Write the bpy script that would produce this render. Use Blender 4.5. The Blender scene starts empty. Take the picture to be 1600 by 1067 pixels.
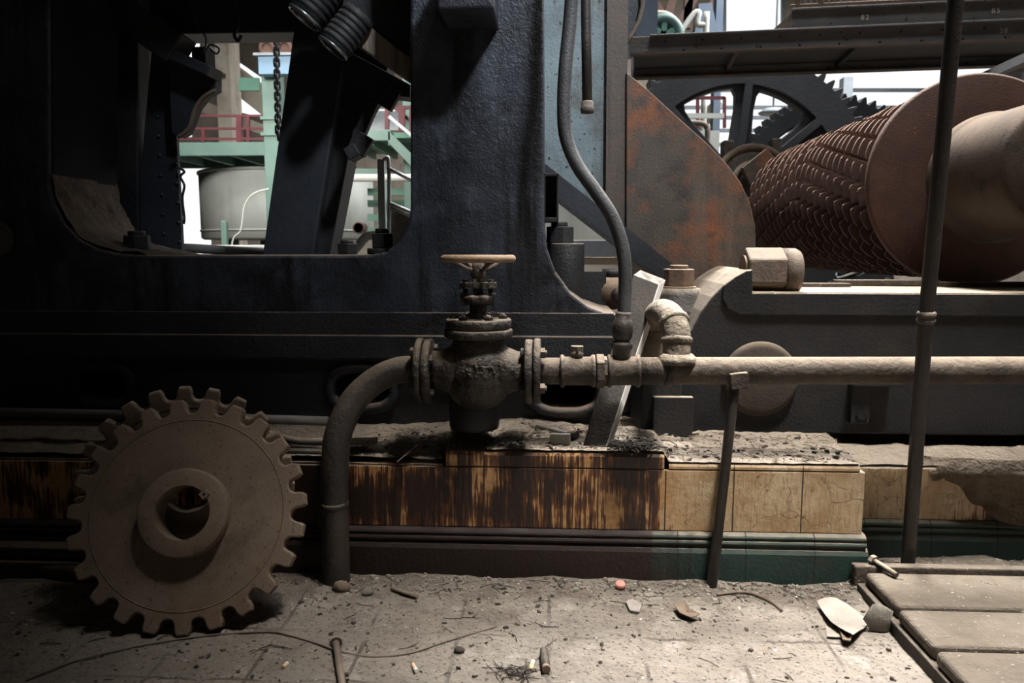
import bpy, bmesh, math, random
from mathutils import Vector, Matrix, noise as mnoise

S = bpy.context.scene
COL = S.collection
random.seed(7)
PI = math.pi

# ---------------------------------------------------------------- camera
CAM_H, PITCH, YAW, FPX = 0.85, math.radians(7.0), math.radians(2.9), 1200.0
cd = bpy.data.cameras.new('camera')
cd.sensor_fit = 'HORIZONTAL'; cd.sensor_width = 36.0; cd.lens = FPX * 36.0 / 1600.0
cd.clip_start = 0.05; cd.clip_end = 200
cam = bpy.data.objects.new('camera', cd); COL.objects.link(cam)
cam.location = (0, 0, CAM_H)
cam.rotation_euler = (math.radians(90) - PITCH, 0, YAW)
S.camera = cam
cd.dof.use_dof = True; cd.dof.focus_distance = 1.95; cd.dof.aperture_fstop = 7.0

# ---------------------------------------------------------------- world, lights, exposure
S.view_settings.view_transform = 'Standard'
S.view_settings.look = 'None'
S.view_settings.gamma = 1.0
S.view_settings.use_curve_mapping = False
S.view_settings.exposure = 0.0
S.cycles.use_denoising = True
S.cycles.max_bounces = 6
w = bpy.data.worlds.new('world'); S.world = w
w.use_nodes = True
w.node_tree.nodes['Background'].inputs['Color'].default_value = (0.93, 0.97, 1.0, 1)
w.node_tree.nodes['Background'].inputs['Strength'].default_value = 1.15


def area(name, loc, target, sx, sy, energy, color=(1, 1, 1), spread=180):
    l = bpy.data.lights.new(name, 'AREA'); l.shape = 'RECTANGLE'; l.size = sx; l.size_y = sy
    l.energy = energy; l.color = color; l.spread = math.radians(spread)
    o = bpy.data.objects.new(name, l); COL.objects.link(o)
    o.location = loc
    o.rotation_euler = (Vector(target) - Vector(loc)).to_track_quat('-Z', 'Y').to_euler()
    return o


area('roof_light_over_aisle', (1.25, 1.0, 5.6), (0.64, 1.78, 0.2), 0.7, 0.5, 22.5, (1.0, 0.955, 0.90), 30)
area('front_fill_light', (2.2, -1.0, 5.4), (0.14, 2.2, 2.05), 0.6, 0.6, 8.5, (0.86, 0.92, 1.0), 20)  # added fill from the front for the upright, no visible source
area('mill_fill_light', (1.9, 1.7, 6.6), (1.5, 3.4, 0.9), 1.0, 1.0, 26, (1.0, 0.97, 0.93), 60)  # added fill to brighten front faces around the mill
area('roof_light_behind_mill', (1.2, 5.0, 6.6), (1.2, 3.4, 0.8), 1.2, 1.2, 380, (1.0, 0.98, 0.95), 90)
area('back_fill_right', (4.5, 9.5, 7.0), (3.0, 10.0, 0), 6, 5, 1500, (0.95, 0.98, 1.0), 140)  # unseen light added to brighten the far right side
area('back_fill_left', (-3.0, 5.4, 6.4), (-2.9, 8.6, 0.8), 3, 2, 90, (0.95, 0.98, 1.0), 90)  # unseen light added to brighten the platform and tank
area('tank_fill_light', (-2.5, 4.9, 2.9), (-2.6, 8.8, 0.9), 1.0, 0.5, 55, (1.0, 0.98, 0.93), 110)  # invented fill out of view that lifts the tank front


# ---------------------------------------------------------------- picture-to-place helpers
_R = Vector((math.cos(YAW), math.sin(YAW), 0))
_F = Vector((-math.sin(YAW) * math.cos(PITCH), math.cos(YAW) * math.cos(PITCH), -math.sin(PITCH)))
_U = Vector((-math.sin(YAW) * math.sin(PITCH), math.cos(YAW) * math.sin(PITCH), math.cos(PITCH)))
EYE = Vector((0, 0, CAM_H))


def ray(px, py):
    return _F + _R * ((px - 800) / FPX) - _U * ((py - 533.5) / FPX)


def at(px, py, Y):
    d = ray(px, py); return EYE + d * (Y / d.y)


def onz(px, py, z):
    d = ray(px, py); return EYE + d * ((z - CAM_H) / d.z)


def px2m(n, Y):
    return n * Y / FPX


# ---------------------------------------------------------------- mesh builder
def basis(axis):
    a = Vector(axis).normalized()
    t = Vector((0, 0, 1)) if abs(a.z) < 0.9 else Vector((1, 0, 0))
    u = a.cross(t).normalized()
    return a, u, a.cross(u).normalized()


def spline(pts, n=8):
    pts = [Vector(p) for p in pts]
    out = []
    for i in range(len(pts) - 1):
        p0 = pts[max(i - 1, 0)]; p1 = pts[i]; p2 = pts[i + 1]; p3 = pts[min(i + 2, len(pts) - 1)]
        for k in range(n):
            t = k / n
            out.append(0.5 * ((2 * p1) + (p2 - p0) * t + (2 * p0 - 5 * p1 + 4 * p2 - p3) * t * t
                              + (3 * p1 - p0 - 3 * p2 + p3) * t * t * t))
    out.append(pts[-1])
    return out


class MB:
    def __init__(self, M=None):
        self.v = []; self.f = []; self.s = []; self.M = M

    def add(self, vs, fs, smooth=False):
        b = len(self.v)
        for p in vs:
            p = Vector(p)
            self.v.append(self.M @ p if self.M else p)
        for f in fs:
            self.f.append([b + i for i in f]); self.s.append(smooth)
        return self

    def box(self, c, size, rot=None):
        hx, hy, hz = size[0] / 2, size[1] / 2, size[2] / 2
        vs = [Vector((x, y, z)) for x in (-hx, hx) for y in (-hy, hy) for z in (-hz, hz)]
        if rot is not None: vs = [rot @ p for p in vs]
        c = Vector(c)
        return self.add([p + c for p in vs], [(0, 1, 3, 2), (4, 6, 7, 5), (0, 4, 5, 1), (2, 3, 7, 6), (0, 2, 6, 4), (1, 5, 7, 3)])

    def bb(self, lo, hi):
        lo = Vector(lo); hi = Vector(hi)
        return self.box((lo + hi) / 2, hi - lo)

    def bar(self, p0, p1, wd, th, up=(0, 0, 1)):
        p0 = Vector(p0); p1 = Vector(p1); d = (p1 - p0); L = d.length; d.normalize()
        s = d.cross(Vector(up))
        if s.length < 1e-4: s = d.cross(Vector((1, 0, 0)))
        s.normalize(); u = s.cross(d).normalized()
        R = Matrix((s, d, u)).transposed()
        return self.box((p0 + p1) / 2, (wd, L, th), R)

    def cyl(self, p0, p1, r0, r1=None, n=24, caps=True, smooth=True, ph=0.0):
        r1 = r0 if r1 is None else r1
        p0 = Vector(p0); p1 = Vector(p1); a, u, v = basis(p1 - p0)
        vs = []
        for (p, r) in ((p0, r0), (p1, r1)):
            for k in range(n):
                t = 2 * PI * k / n + ph
                vs.append(p + u * (r * math.cos(t)) + v * (r * math.sin(t)))
        fs = [(k, (k + 1) % n, n + (k + 1) % n, n + k) for k in range(n)]
        self.add(vs, fs, smooth)
        if caps:
            b = len(self.v) - 2 * n
            self.f.append([b + k for k in range(n)][::-1]); self.s.append(False)
            self.f.append([b + n + k for k in range(n)]); self.s.append(False)
        return self

    def hexa(self, p0, p1, r, ph=0.0):
        return self.cyl(p0, p1, r, r, 6, True, False, ph)

    def lathe(self, prof, origin, axis, n=32, smooth=True, rough=0.0):
        o = Vector(origin); a, u, v = basis(axis)
        vs = []; m = len(prof)
        for (r, h) in prof:
            for k in range(n):
                t = 2 * PI * k / n
                rr = r * (1 + (random.uniform(-rough, rough) if rough else 0))
                vs.append(o + a * h + u * (rr * math.cos(t)) + v * (rr * math.sin(t)))
        fs = [(i * n + k, i * n + (k + 1) % n, (i + 1) * n + (k + 1) % n, (i + 1) * n + k) for i in range(m - 1) for k in range(n)]
        self.add(vs, fs, smooth)
        b = len(self.v) - m * n
        if prof[0] == prof[-1]: return self
        if prof[0][0] > 1e-5: self.f.append([b + k for k in range(n)][::-1]); self.s.append(False)
        if prof[-1][0] > 1e-5: self.f.append([b + (m - 1) * n + k for k in range(n)]); self.s.append(False)
        return self

    def tube(self, path, r, n=14, caps=True):
        path = [Vector(p) for p in path]; m = len(path)
        rs = r if isinstance(r, (list, tuple)) else [r] * m
        vs = []; u = None
        for i, p in enumerate(path):
            d = (path[min(i + 1, m - 1)] - path[max(i - 1, 0)]).normalized()
            if u is None: u = basis(d)[1]
            u = (u - d * u.dot(d)).normalized(); v = d.cross(u)
            for k in range(n):
                t = 2 * PI * k / n
                vs.append(p + u * (rs[i] * math.cos(t)) + v * (rs[i] * math.sin(t)))
        fs = [(i * n + k, i * n + (k + 1) % n, (i + 1) * n + (k + 1) % n, (i + 1) * n + k) for i in range(m - 1) for k in range(n)]
        self.add(vs, fs, True)
        if caps:
            b = len(self.v) - m * n
            self.f.append([b + k for k in range(n)][::-1]); self.s.append(False)
            self.f.append([b + (m - 1) * n + k for k in range(n)]); self.s.append(False)
        return self

    def ring(self, c, axis, R, r, n=48, m=12, sx=1.0):
        c = Vector(c); a, u, v = basis(axis); vs = []
        for i in range(n):
            t = 2 * PI * i / n; d = u * math.cos(t) * sx + v * math.sin(t)
            dn = (u * math.cos(t) + v * math.sin(t))
            for k in range(m):
                q = 2 * PI * k / m
                vs.append(c + d * R + dn * (r * math.cos(q)) + a * (r * math.sin(q)))
        fs = [(i * m + k, i * m + (k + 1) % m, ((i + 1) % n) * m + (k + 1) % m, ((i + 1) % n) * m + k) for i in range(n) for k in range(m)]
        return self.add(vs, fs, True)

    def ball(self, c, rx, ry=None, rz=None, n=24, m=14, rough=0.0):
        ry = ry or rx; rz = rz or rx; c = Vector(c)
        vs = [c + Vector((0, 0, rz))]
        for i in range(1, m):
            t = PI * i / m
            for k in range(n):
                q = 2 * PI * k / n; j = 1 + random.uniform(-rough, rough)
                vs.append(c + Vector((rx * math.sin(t) * math.cos(q) * j, ry * math.sin(t) * math.sin(q) * j, rz * math.cos(t) * j)))
        vs.append(c + Vector((0, 0, -rz)))
        fs = [(0, 1 + k, 1 + (k + 1) % n) for k in range(n)]
        for i in range(m - 2):
            for k in range(n):
                a = 1 + i * n + k; b = 1 + i * n + (k + 1) % n
                fs.append((a, a + n, b + n, b))
        L = len(vs) - 1; b = 1 + (m - 2) * n
        fs += [(b + k, L, b + (k + 1) % n) for k in range(n)]
        return self.add(vs, fs, True)

    def prism(self, poly, vec, holes=(), bevel=0.0):
        """outline (3-D points in one plane) with holes, extruded along vec"""
        poly = [Vector(p) for p in poly]; vec = Vector(vec); o = poly[0]
        w_ = vec.normalized(); u = None
        for p in poly[1:]:
            d = p - o; d -= w_ * d.dot(w_)
            if d.length > 1e-4: u = d.normalized(); break
        v = w_.cross(u)
        cu = bpy.data.curves.new('tmp', 'CURVE'); cu.dimensions = '2D'; cu.fill_mode = 'BOTH'
        cu.extrude = vec.length / 2; cu.bevel_depth = bevel; cu.bevel_resolution = 1
        if bevel: cu.offset = -bevel; cu.extrude = max(vec.length / 2 - bevel, 0.0001)
        for ring_ in [poly] + [[Vector(p) for p in h] for h in holes]:
            sp = cu.splines.new('POLY'); sp.points.add(len(ring_) - 1); sp.use_cyclic_u = True
            for q, p in zip(sp.points, ring_):
                d = p - o; q.co = (d.dot(u), d.dot(v), 0, 1)
        ob = bpy.data.objects.new('tmp', cu)
        COL.objects.link(ob)
        dg = bpy.context.evaluated_depsgraph_get(); dg.update()
        me = bpy.data.meshes.new_from_object(ob.evaluated_get(dg))
        c = o + vec / 2
        self.add([c + u * q.co.x + v * q.co.y + w_ * q.co.z for q in me.vertices], [list(p.vertices) for p in me.polygons])
        bpy.data.objects.remove(ob); bpy.data.curves.remove(cu); bpy.data.meshes.remove(me)
        return self

    def build(self, name, mat, parent=None, bevel=0.0, base=None, seg=2, weld=False, sharp=None):
        if parent is not None:
            off = wloc(parent)
        elif base is not None:
            off = Vector(base)
        else:
            lo = Vector((min(p.x for p in self.v), min(p.y for p in self.v), min(p.z for p in self.v)))
            hi = Vector((max(p.x for p in self.v), max(p.y for p in self.v), max(p.z for p in self.v)))
            off = Vector(((lo.x + hi.x) / 2, (lo.y + hi.y) / 2, lo.z))
        me = bpy.data.meshes.new(name)
        me.from_pydata([p - off for p in self.v], [], self.f)
        me.polygons.foreach_set('use_smooth', self.s)
        bm = bmesh.new(); bm.from_mesh(me)
        if weld: bmesh.ops.remove_doubles(bm, verts=bm.verts, dist=1e-5)
        bmesh.ops.recalc_face_normals(bm, faces=bm.faces)
        bm.to_mesh(me); bm.free()
        me.materials.append(mat)
        o = bpy.data.objects.new(name, me); COL.objects.link(o)
        if parent is not None: o.parent = parent
        else: o.location = off
        if bevel:
            b = o.modifiers.new('edge', 'BEVEL'); b.width = bevel; b.segments = seg; b.limit_method = 'ANGLE'; b.angle_limit = math.radians(40)
        return o


def wloc(o):
    p = Vector(o.location)
    while o.parent: o = o.parent; p += Vector(o.location)
    return p


def tag(o, label, cat, group=None, kind=None):
    o['label'] = label; o['category'] = cat
    if group: o['group'] = group
    if kind: o['kind'] = kind
    return o


def thing(name, label, cat, loc, group=None):
    o = bpy.data.objects.new(name, None); COL.objects.link(o); o.location = loc; o.empty_display_size = 0.05
    return tag(o, label, cat, group)


def struct(o, label, cat):
    tag(o, label, cat, None, 'structure'); return o


# ---------------------------------------------------------------- materials
DUST = (0.23, 0.185, 0.135)


def mat(name, c1, c2, scale=7.0, rough=0.6, metal=0.0, bump=0.25, bscale=90.0, dust=0.0, dustc=DUST,
        blotch=None, streak=None, spec=0.5, bump2=None, speck=None):
    m = bpy.data.materials.new(name); m.use_nodes = True
    nt = m.node_tree; N = nt.nodes; L = nt.links
    bs = N['Principled BSDF']
    geo = N.new('ShaderNodeNewGeometry'); pos = geo.outputs['Position']

    def noise(sc, det=5.0, vec=None, ro=0.6):
        n = N.new('ShaderNodeTexNoise'); n.inputs['Scale'].default_value = sc; n.inputs['Detail'].default_value = det
        n.inputs['Roughness'].default_value = ro
        L.new(vec or pos, n.inputs['Vector']); return n.outputs['Fac']

    def rng(x, lo, hi, a=0.0, b=1.0):
        r = N.new('ShaderNodeMapRange'); r.inputs['From Min'].default_value = lo; r.inputs['From Max'].default_value = hi
        r.inputs['To Min'].default_value = a; r.inputs['To Max'].default_value = b
        L.new(x, r.inputs['Value']); return r.outputs['Result']

    def mix(f, a, b):
        x = N.new('ShaderNodeMix'); x.data_type = 'RGBA'
        if isinstance(f, float): x.inputs[0].default_value = f
        else: L.new(f, x.inputs[0])
        for i, c in ((6, a), (7, b)):
            if isinstance(c, tuple): x.inputs[i].default_value = (c[0], c[1], c[2], 1)
            else: L.new(c, x.inputs[i])
        return x.outputs[2]

    def mul(a, b):
        x = N.new('ShaderNodeMath'); x.operation = 'MULTIPLY'
        for i, c in enumerate((a, b)):
            if isinstance(c, float): x.inputs[i].default_value = c
            else: L.new(c, x.inputs[i])
        return x.outputs[0]

    col = mix(rng(noise(scale), 0.36, 0.64), c1, c2)
    if blotch:
        for (c, sc, lo, hi) in ([blotch] if isinstance(blotch, tuple) else blotch):
            col = mix(rng(noise(sc, 7.0, None, 0.68), lo, hi), col, c)
    if streak:
        c, sx, lo, hi = streak
        mp = N.new('ShaderNodeMapping'); mp.inputs['Scale'].default_value = (sx, sx, sx * 0.07); L.new(pos, mp.inputs['Vector'])
        col = mix(rng(noise(1.0, 6.0, mp.outputs['Vector']), lo, hi), col, c)
    if speck:
        c, sc, lo, hi = speck
        col = mix(rng(noise(sc, 2.0), lo, hi), col, c)
    rsock = None
    if dust:
        sep = N.new('ShaderNodeSeparateXYZ'); L.new(geo.outputs['Normal'], sep.inputs[0])
        f = mul(rng(sep.outputs['Z'], 0.25, 0.95), mul(rng(noise(24.0, 6.0), 0.3, 0.6, 0.45, 1.0), float(dust)))
        col = mix(f, col, dustc)
        rsock = rng(f, 0.0, 1.0, rough, 0.95)
    L.new(col, bs.inputs['Base Color'])
    if rsock is not None: L.new(rsock, bs.inputs['Roughness'])
    else: bs.inputs['Roughness'].default_value = rough
    bs.inputs['Metallic'].default_value = metal
    bs.inputs['Specular IOR Level'].default_value = spec
    if bump:
        b = N.new('ShaderNodeBump'); b.inputs['Strength'].default_value = bump; b.inputs['Distance'].default_value = 0.006
        L.new(noise(bscale, 5.0), b.inputs['Height'])
        out = b.outputs['Normal']
        if bump2:
            b2 = N.new('ShaderNodeBump'); b2.inputs['Strength'].default_value = bump2[1]; b2.inputs['Distance'].default_value = 0.012
            L.new(noise(bump2[0], 3.0), b2.inputs['Height']); L.new(out, b2.inputs['Normal']); out = b2.outputs['Normal']
        L.new(out, bs.inputs['Normal'])
    return m


M = {}
M['black'] = mat('black_cast_iron', (0.011, 0.012, 0.015), (0.022, 0.024, 0.030), 5, 0.52, 0, 0.5, 130, 0.75, (0.20, 0.145, 0.095),
                 blotch=((0.028, 0.021, 0.016), 3.0, 0.55, 0.75), bump2=(26, 0.25))
M['post'] = mat('tarred_blue_black_iron', (0.009, 0.010, 0.014), (0.040, 0.047, 0.064), 6, 0.42, 0, 0.4, 170, 0.75, (0.20, 0.145, 0.095),
                blotch=((0.075, 0.087, 0.112), 9.0, 0.53, 0.78), streak=((0.006, 0.006, 0.007), 20.0, 0.50, 0.66), bump2=(60, 0.22))
M['darkiron'] = mat('dull_dark_iron', (0.009, 0.010, 0.012), (0.020, 0.020, 0.022), 6, 0.6, 0, 0.4, 90, 0.5, (0.12, 0.09, 0.065))
M['bearing'] = mat('grey_black_housing_iron', (0.010, 0.0105, 0.012), (0.020, 0.020, 0.022), 4, 0.5, 0, 0.45, 110, 1.0, (0.30, 0.24, 0.175),
                   blotch=((0.042, 0.034, 0.026), 5.0, 0.52, 0.80))
M['valve'] = mat('oily_dusty_valve_iron', (0.016, 0.0135, 0.011), (0.034, 0.028, 0.022), 18, 0.5, 0, 0.9, 70, 0.8, (0.24, 0.185, 0.13),
                 blotch=((0.11, 0.085, 0.062), 22.0, 0.56, 0.70), bump2=(38, 0.7))
M['wheel'] = mat('pale_rusty_handwheel', (0.26, 0.17, 0.105), (0.34, 0.24, 0.16), 30, 0.75, 0, 0.3, 160, 0.5, (0.40, 0.30, 0.20),
                 blotch=((0.14, 0.07, 0.035), 20.0, 0.56, 0.72))
M['pipe'] = mat('dust_caked_brown_pipe', (0.036, 0.027, 0.020), (0.072, 0.056, 0.041), 14, 0.65, 0, 0.7, 80, 0.85, (0.25, 0.19, 0.135),
                blotch=((0.022, 0.018, 0.015), 12.0, 0.54, 0.72), bump2=(45, 0.4))
M['elbow'] = mat('brown_black_elbow_pipe', (0.020, 0.018, 0.017), (0.042, 0.034, 0.028), 9, 0.5, 0, 0.5, 90, 0.7, (0.20, 0.15, 0.105),
                 blotch=((0.10, 0.065, 0.042), 11.0, 0.55, 0.76))
M['elbowdust'] = mat('thick_grey_dust_on_pipe', (0.15, 0.125, 0.095), (0.24, 0.20, 0.155), 20, 0.9, 0, 0.9, 60, 1.0, (0.36, 0.30, 0.23),
                     blotch=((0.07, 0.055, 0.042), 14.0, 0.56, 0.72), bump2=(40, 0.8))
M['sprocket'] = mat('dusty_rust_sprocket', (0.150, 0.106, 0.076), (0.205, 0.150, 0.110), 6, 0.8, 0, 0.25, 260, 0.8, (0.26, 0.205, 0.155),
                    blotch=[((0.070, 0.048, 0.034), 7.0, 0.53, 0.72), ((0.16, 0.088, 0.042), 4.0, 0.54, 0.74)], speck=((0.05, 0.037, 0.028), 130.0, 0.62, 0.72))
M['rust'] = mat('red_brown_rust', (0.062, 0.027, 0.020), (0.092, 0.041, 0.029), 9, 0.72, 0, 0.4, 160, 0.7, (0.24, 0.17, 0.12),
                blotch=((0.045, 0.026, 0.020), 14.0, 0.55, 0.75), speck=((0.2, 0.07, 0.02), 40.0, 0.70, 0.78))
M['teeth'] = mat('rusty_roller_teeth', (0.050, 0.024, 0.018), (0.085, 0.043, 0.032), 14, 0.7, 0, 0.4, 120, 0.9, (0.42, 0.27, 0.19))
M['shaft'] = mat('dusty_brown_shaft', (0.030, 0.020, 0.014), (0.060, 0.040, 0.028), 5, 0.6, 0.0, 0.25, 160, 0.75, (0.27, 0.185, 0.12),
                 blotch=((0.012, 0.009, 0.007), 5.0, 0.50, 0.66), spec=0.25)
M['cover'] = mat('brown_dusty_cover', (0.048, 0.036, 0.0272), (0.076, 0.0576, 0.0432), 8, 0.8, 0, 0.3, 110, 0.8, blotch=((0.035, 0.028, 0.023), 9, 0.52, 0.7))
M['rustplate'] = mat('grey_brown_rusted_plate', (0.0468, 0.039, 0.032), (0.0741, 0.0608, 0.0484), 10, 0.75, 0, 0.4, 120, 0.5, (0.28, 0.2, 0.13),
                     blotch=[((0.19, 0.066, 0.026), 4.2, 0.46, 0.62), ((0.035, 0.030, 0.028), 8.0, 0.54, 0.68)], streak=((0.11, 0.09, 0.07), 12.0, 0.56, 0.75))
M['bluegrey'] = mat('blue_grey_worn_paint', (0.117, 0.156, 0.1677), (0.156, 0.1989, 0.2106), 6, 0.6, 0, 0.3, 120, 0.3,
                    blotch=[((0.06, 0.052, 0.044), 5.0, 0.50, 0.72), ((0.20, 0.27, 0.29), 7.0, 0.66, 0.74)], streak=((0.045, 0.038, 0.032), 14.0, 0.52, 0.72),
                    speck=((0.02, 0.018, 0.016), 55.0, 0.66, 0.70))
M['brownedge'] = mat('brown_stained_edge_angle', (0.060, 0.052, 0.045), (0.085, 0.060, 0.045), 9, 0.7, 0, 0.3, 100, 0.4, streak=((0.03, 0.025, 0.022), 18, 0.5, 0.65))
M['hose'] = mat('grey_black_hose', (0.042, 0.044, 0.048), (0.070, 0.072, 0.078), 14, 0.55, 0, 0.35, 160, 0.7, (0.18, 0.16, 0.14), speck=((0.02, 0.02, 0.02), 90, 0.64, 0.7))
M['plank'] = mat('weathered_grey_board', (0.031, 0.027, 0.022), (0.050, 0.043, 0.035), 9, 0.8, 0, 0.3, 120, 0.0, (0.36, 0.25, 0.155), streak=((0.075, 0.062, 0.05), 30, 0.5, 0.7))
M['litedge'] = mat('painted_lit_edge', (0.62, 0.60, 0.57), (0.72, 0.70, 0.67), 14, 0.8, 0, 0.2)  # board edge coloured near white, its light painted in
M['rod'] = mat('dark_brown_rod', (0.022, 0.019, 0.018), (0.040, 0.033, 0.029), 12, 0.45, 0.1, 0.3, 130, 0.5, speck=((0.12, 0.095, 0.07), 60, 0.68, 0.74))
M['greybolt'] = mat('dusty_grey_bolt', (0.060, 0.052, 0.045), (0.11, 0.095, 0.078), 22, 0.7, 0, 0.4, 110, 1.0, (0.36, 0.28, 0.20))
M['rustnut'] = mat('pale_rusty_nut', (0.102, 0.0765, 0.0587), (0.153, 0.1198, 0.0943), 22, 0.75, 0, 0.4, 110, 0.8, (0.225, 0.18, 0.135),
                   blotch=((0.12, 0.06, 0.04), 24.0, 0.52, 0.68))
M['brownnut'] = mat('brown_rusty_nut', (0.10, 0.062, 0.042), (0.15, 0.10, 0.07), 22, 0.7, 0, 0.4, 110, 0.9, (0.36, 0.28, 0.20))
M['oldwood'] = mat('dusty_step_boards', (0.050, 0.038, 0.028), (0.095, 0.076, 0.057), 9, 0.85, 0, 0.7, 110, 0.8, (0.150, 0.122, 0.092), streak=((0.055, 0.042, 0.031), 20, 0.5, 0.72),
                   blotch=((0.035, 0.026, 0.019), 7, 0.54, 0.72), speck=((0.40, 0.37, 0.32), 120, 0.70, 0.74), bump2=(24, 0.5))
M['crust'] = mat('pale_crust_over_black', (0.016, 0.013, 0.011), (0.036, 0.029, 0.022), 18, 0.7, 0, 1.0, 80, 0.6, (0.26, 0.2, 0.14), blotch=((0.21, 0.165, 0.12), 24.0, 0.47, 0.58), bump2=(40, 0.9))
M['darkwood'] = mat('dark_damp_timber', (0.020, 0.016, 0.012), (0.040, 0.032, 0.025), 12, 0.8, 0, 0.5, 90, 0.4)
M['wire'] = mat('grey_brown_wire', (0.14, 0.11, 0.085), (0.19, 0.155, 0.12), 30, 0.7, 0, 0)
M['steel'] = mat('scuffed_grey_conduit', (0.11, 0.105, 0.10), (0.16, 0.155, 0.15), 11, 0.5, 0.2, 0.2, 120, 0.4)
M['paper'] = mat('grey_dusty_paper', (0.24, 0.215, 0.185), (0.31, 0.28, 0.245), 16, 0.9, 0, 0.2, 90, blotch=((0.2, 0.17, 0.13), 18, 0.58, 0.74))
M['scrapbrown'] = mat('curled_brown_scrap', (0.11, 0.075, 0.05), (0.16, 0.12, 0.085), 24, 0.85, 0, 0.4, 70)
M['card'] = mat('crumbled_grey_lump', (0.13, 0.115, 0.095), (0.19, 0.17, 0.14), 18, 0.95, 0, 0.8, 60)
M['butt'] = mat('tan_cigarette_filter', (0.62, 0.44, 0.25), (0.70, 0.52, 0.32), 60, 0.8, 0, 0)
M['buttpaper'] = mat('white_cigarette_paper', (0.72, 0.70, 0.65), (0.78, 0.75, 0.70), 60, 0.85, 0, 0)
M['pink'] = mat('faded_pink_plastic', (0.52, 0.20, 0.17), (0.58, 0.26, 0.22), 30, 0.6, 0, 0.1)
M['straw'] = mat('dry_straw', (0.16, 0.125, 0.085), (0.24, 0.195, 0.14), 40, 0.9, 0, 0)
M['debris'] = mat('grey_flakes', (0.13, 0.11, 0.09), (0.34, 0.30, 0.25), 14, 0.9, 0, 0)
M['darkdebris'] = mat('black_crumbs', (0.022, 0.018, 0.015), (0.06, 0.048, 0.038), 20, 0.9, 0, 0)
M['whitechip'] = mat('white_chips', (0.55, 0.56, 0.55), (0.75, 0.75, 0.73), 30, 0.6, 0, 0)
M['chrome'] = mat('worn_shiny_steel', (0.35, 0.40, 0.44), (0.55, 0.60, 0.62), 30, 0.25, 0.9, 0)
M['woodpanel'] = mat('brown_grey_cover_board', (0.24, 0.19, 0.145), (0.34, 0.27, 0.21), 8, 0.7, 0, 0.3, streak=((0.06, 0.05, 0.04), 22, 0.5, 0.7))
M['white'] = mat('off_white_paint', (0.50, 0.50, 0.46), (0.58, 0.58, 0.54), 3, 0.55, 0, 0.1, 40, blotch=((0.36, 0.35, 0.30), 2.2, 0.55, 0.8))
M['tank'] = mat('grey_white_tank', (0.30, 0.31, 0.285), (0.37, 0.38, 0.35), 2.2, 0.5, 0, 0.05, 30, streak=((0.24, 0.24, 0.21), 4, 0.52, 0.72))
M['green'] = mat('pale_green_paint', (0.112, 0.189, 0.1575), (0.147, 0.231, 0.1925), 3, 0.55, 0, 0.1, 40, blotch=((0.15, 0.20, 0.16), 4, 0.58, 0.75))
M['greendark'] = mat('mid_green_paint', (0.07, 0.17, 0.12), (0.10, 0.21, 0.15), 3, 0.6, 0, 0.1, 40)
M['bluepaint'] = mat('light_blue_paint', (0.13, 0.234, 0.338), (0.169, 0.273, 0.377), 3, 0.55, 0, 0.1, 40)
M['red'] = mat('dark_red_paint', (0.09, 0.012, 0.018), (0.12, 0.021, 0.027), 6, 0.6, 0, 0)
M['beige'] = mat('stained_beige_concrete', (0.396, 0.341, 0.275), (0.528, 0.473, 0.396), 1.2, 0.9, 0, 0.2, 12, blotch=((0.22, 0.17, 0.13), 1.6, 0.54, 0.72), streak=((0.26, 0.21, 0.165), 3, 0.55, 0.75))
M['gear'] = mat('blue_black_gear', (0.016, 0.019, 0.024), (0.028, 0.031, 0.038), 3, 0.5, 0, 0.3, 40, 0.25, (0.14, 0.12, 0.10))
M['bridge'] = mat('grey_black_bridge_steel', (0.080, 0.085, 0.094), (0.125, 0.128, 0.134), 4, 0.6, 0, 0.3, 60, 0.3,
                  blotch=((0.11, 0.08, 0.058), 3.5, 0.54, 0.74), speck=((0.01, 0.01, 0.01), 26, 0.66, 0.70))
M['bridgefl'] = mat('rust_tinged_flange', (0.06, 0.045, 0.036), (0.085, 0.062, 0.048), 6, 0.7, 0, 0.2)
M['deck'] = mat('dark_checker_deck', (0.030, 0.031, 0.032), (0.045, 0.045, 0.046), 4, 0.8, 0, 0.2)
M['stencil'] = mat('white_stencil_paint', (0.58, 0.56, 0.52), (0.66, 0.64, 0.60), 40, 0.8, 0, 0)
M['wiremesh'] = mat('rusty_wire_mesh', (0.10, 0.062, 0.045), (0.14, 0.09, 0.07), 10, 0.7, 0, 0)
M['mesh_grey'] = mat('grey_wire_mesh', (0.10, 0.11, 0.115), (0.15, 0.155, 0.16), 10, 0.6, 0, 0)
M['rail_grey'] = mat('grey_galvanised_rail', (0.30, 0.31, 0.32), (0.40, 0.41, 0.42), 8, 0.45, 0.4, 0)
M['bluegear'] = mat('grey_blue_machine_paint', (0.12, 0.16, 0.22), (0.17, 0.21, 0.27), 4, 0.6, 0, 0)
M['windowframe'] = mat('grey_window_bars', (0.20, 0.22, 0.24), (0.26, 0.28, 0.30), 4, 0.6, 0, 0)


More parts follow.
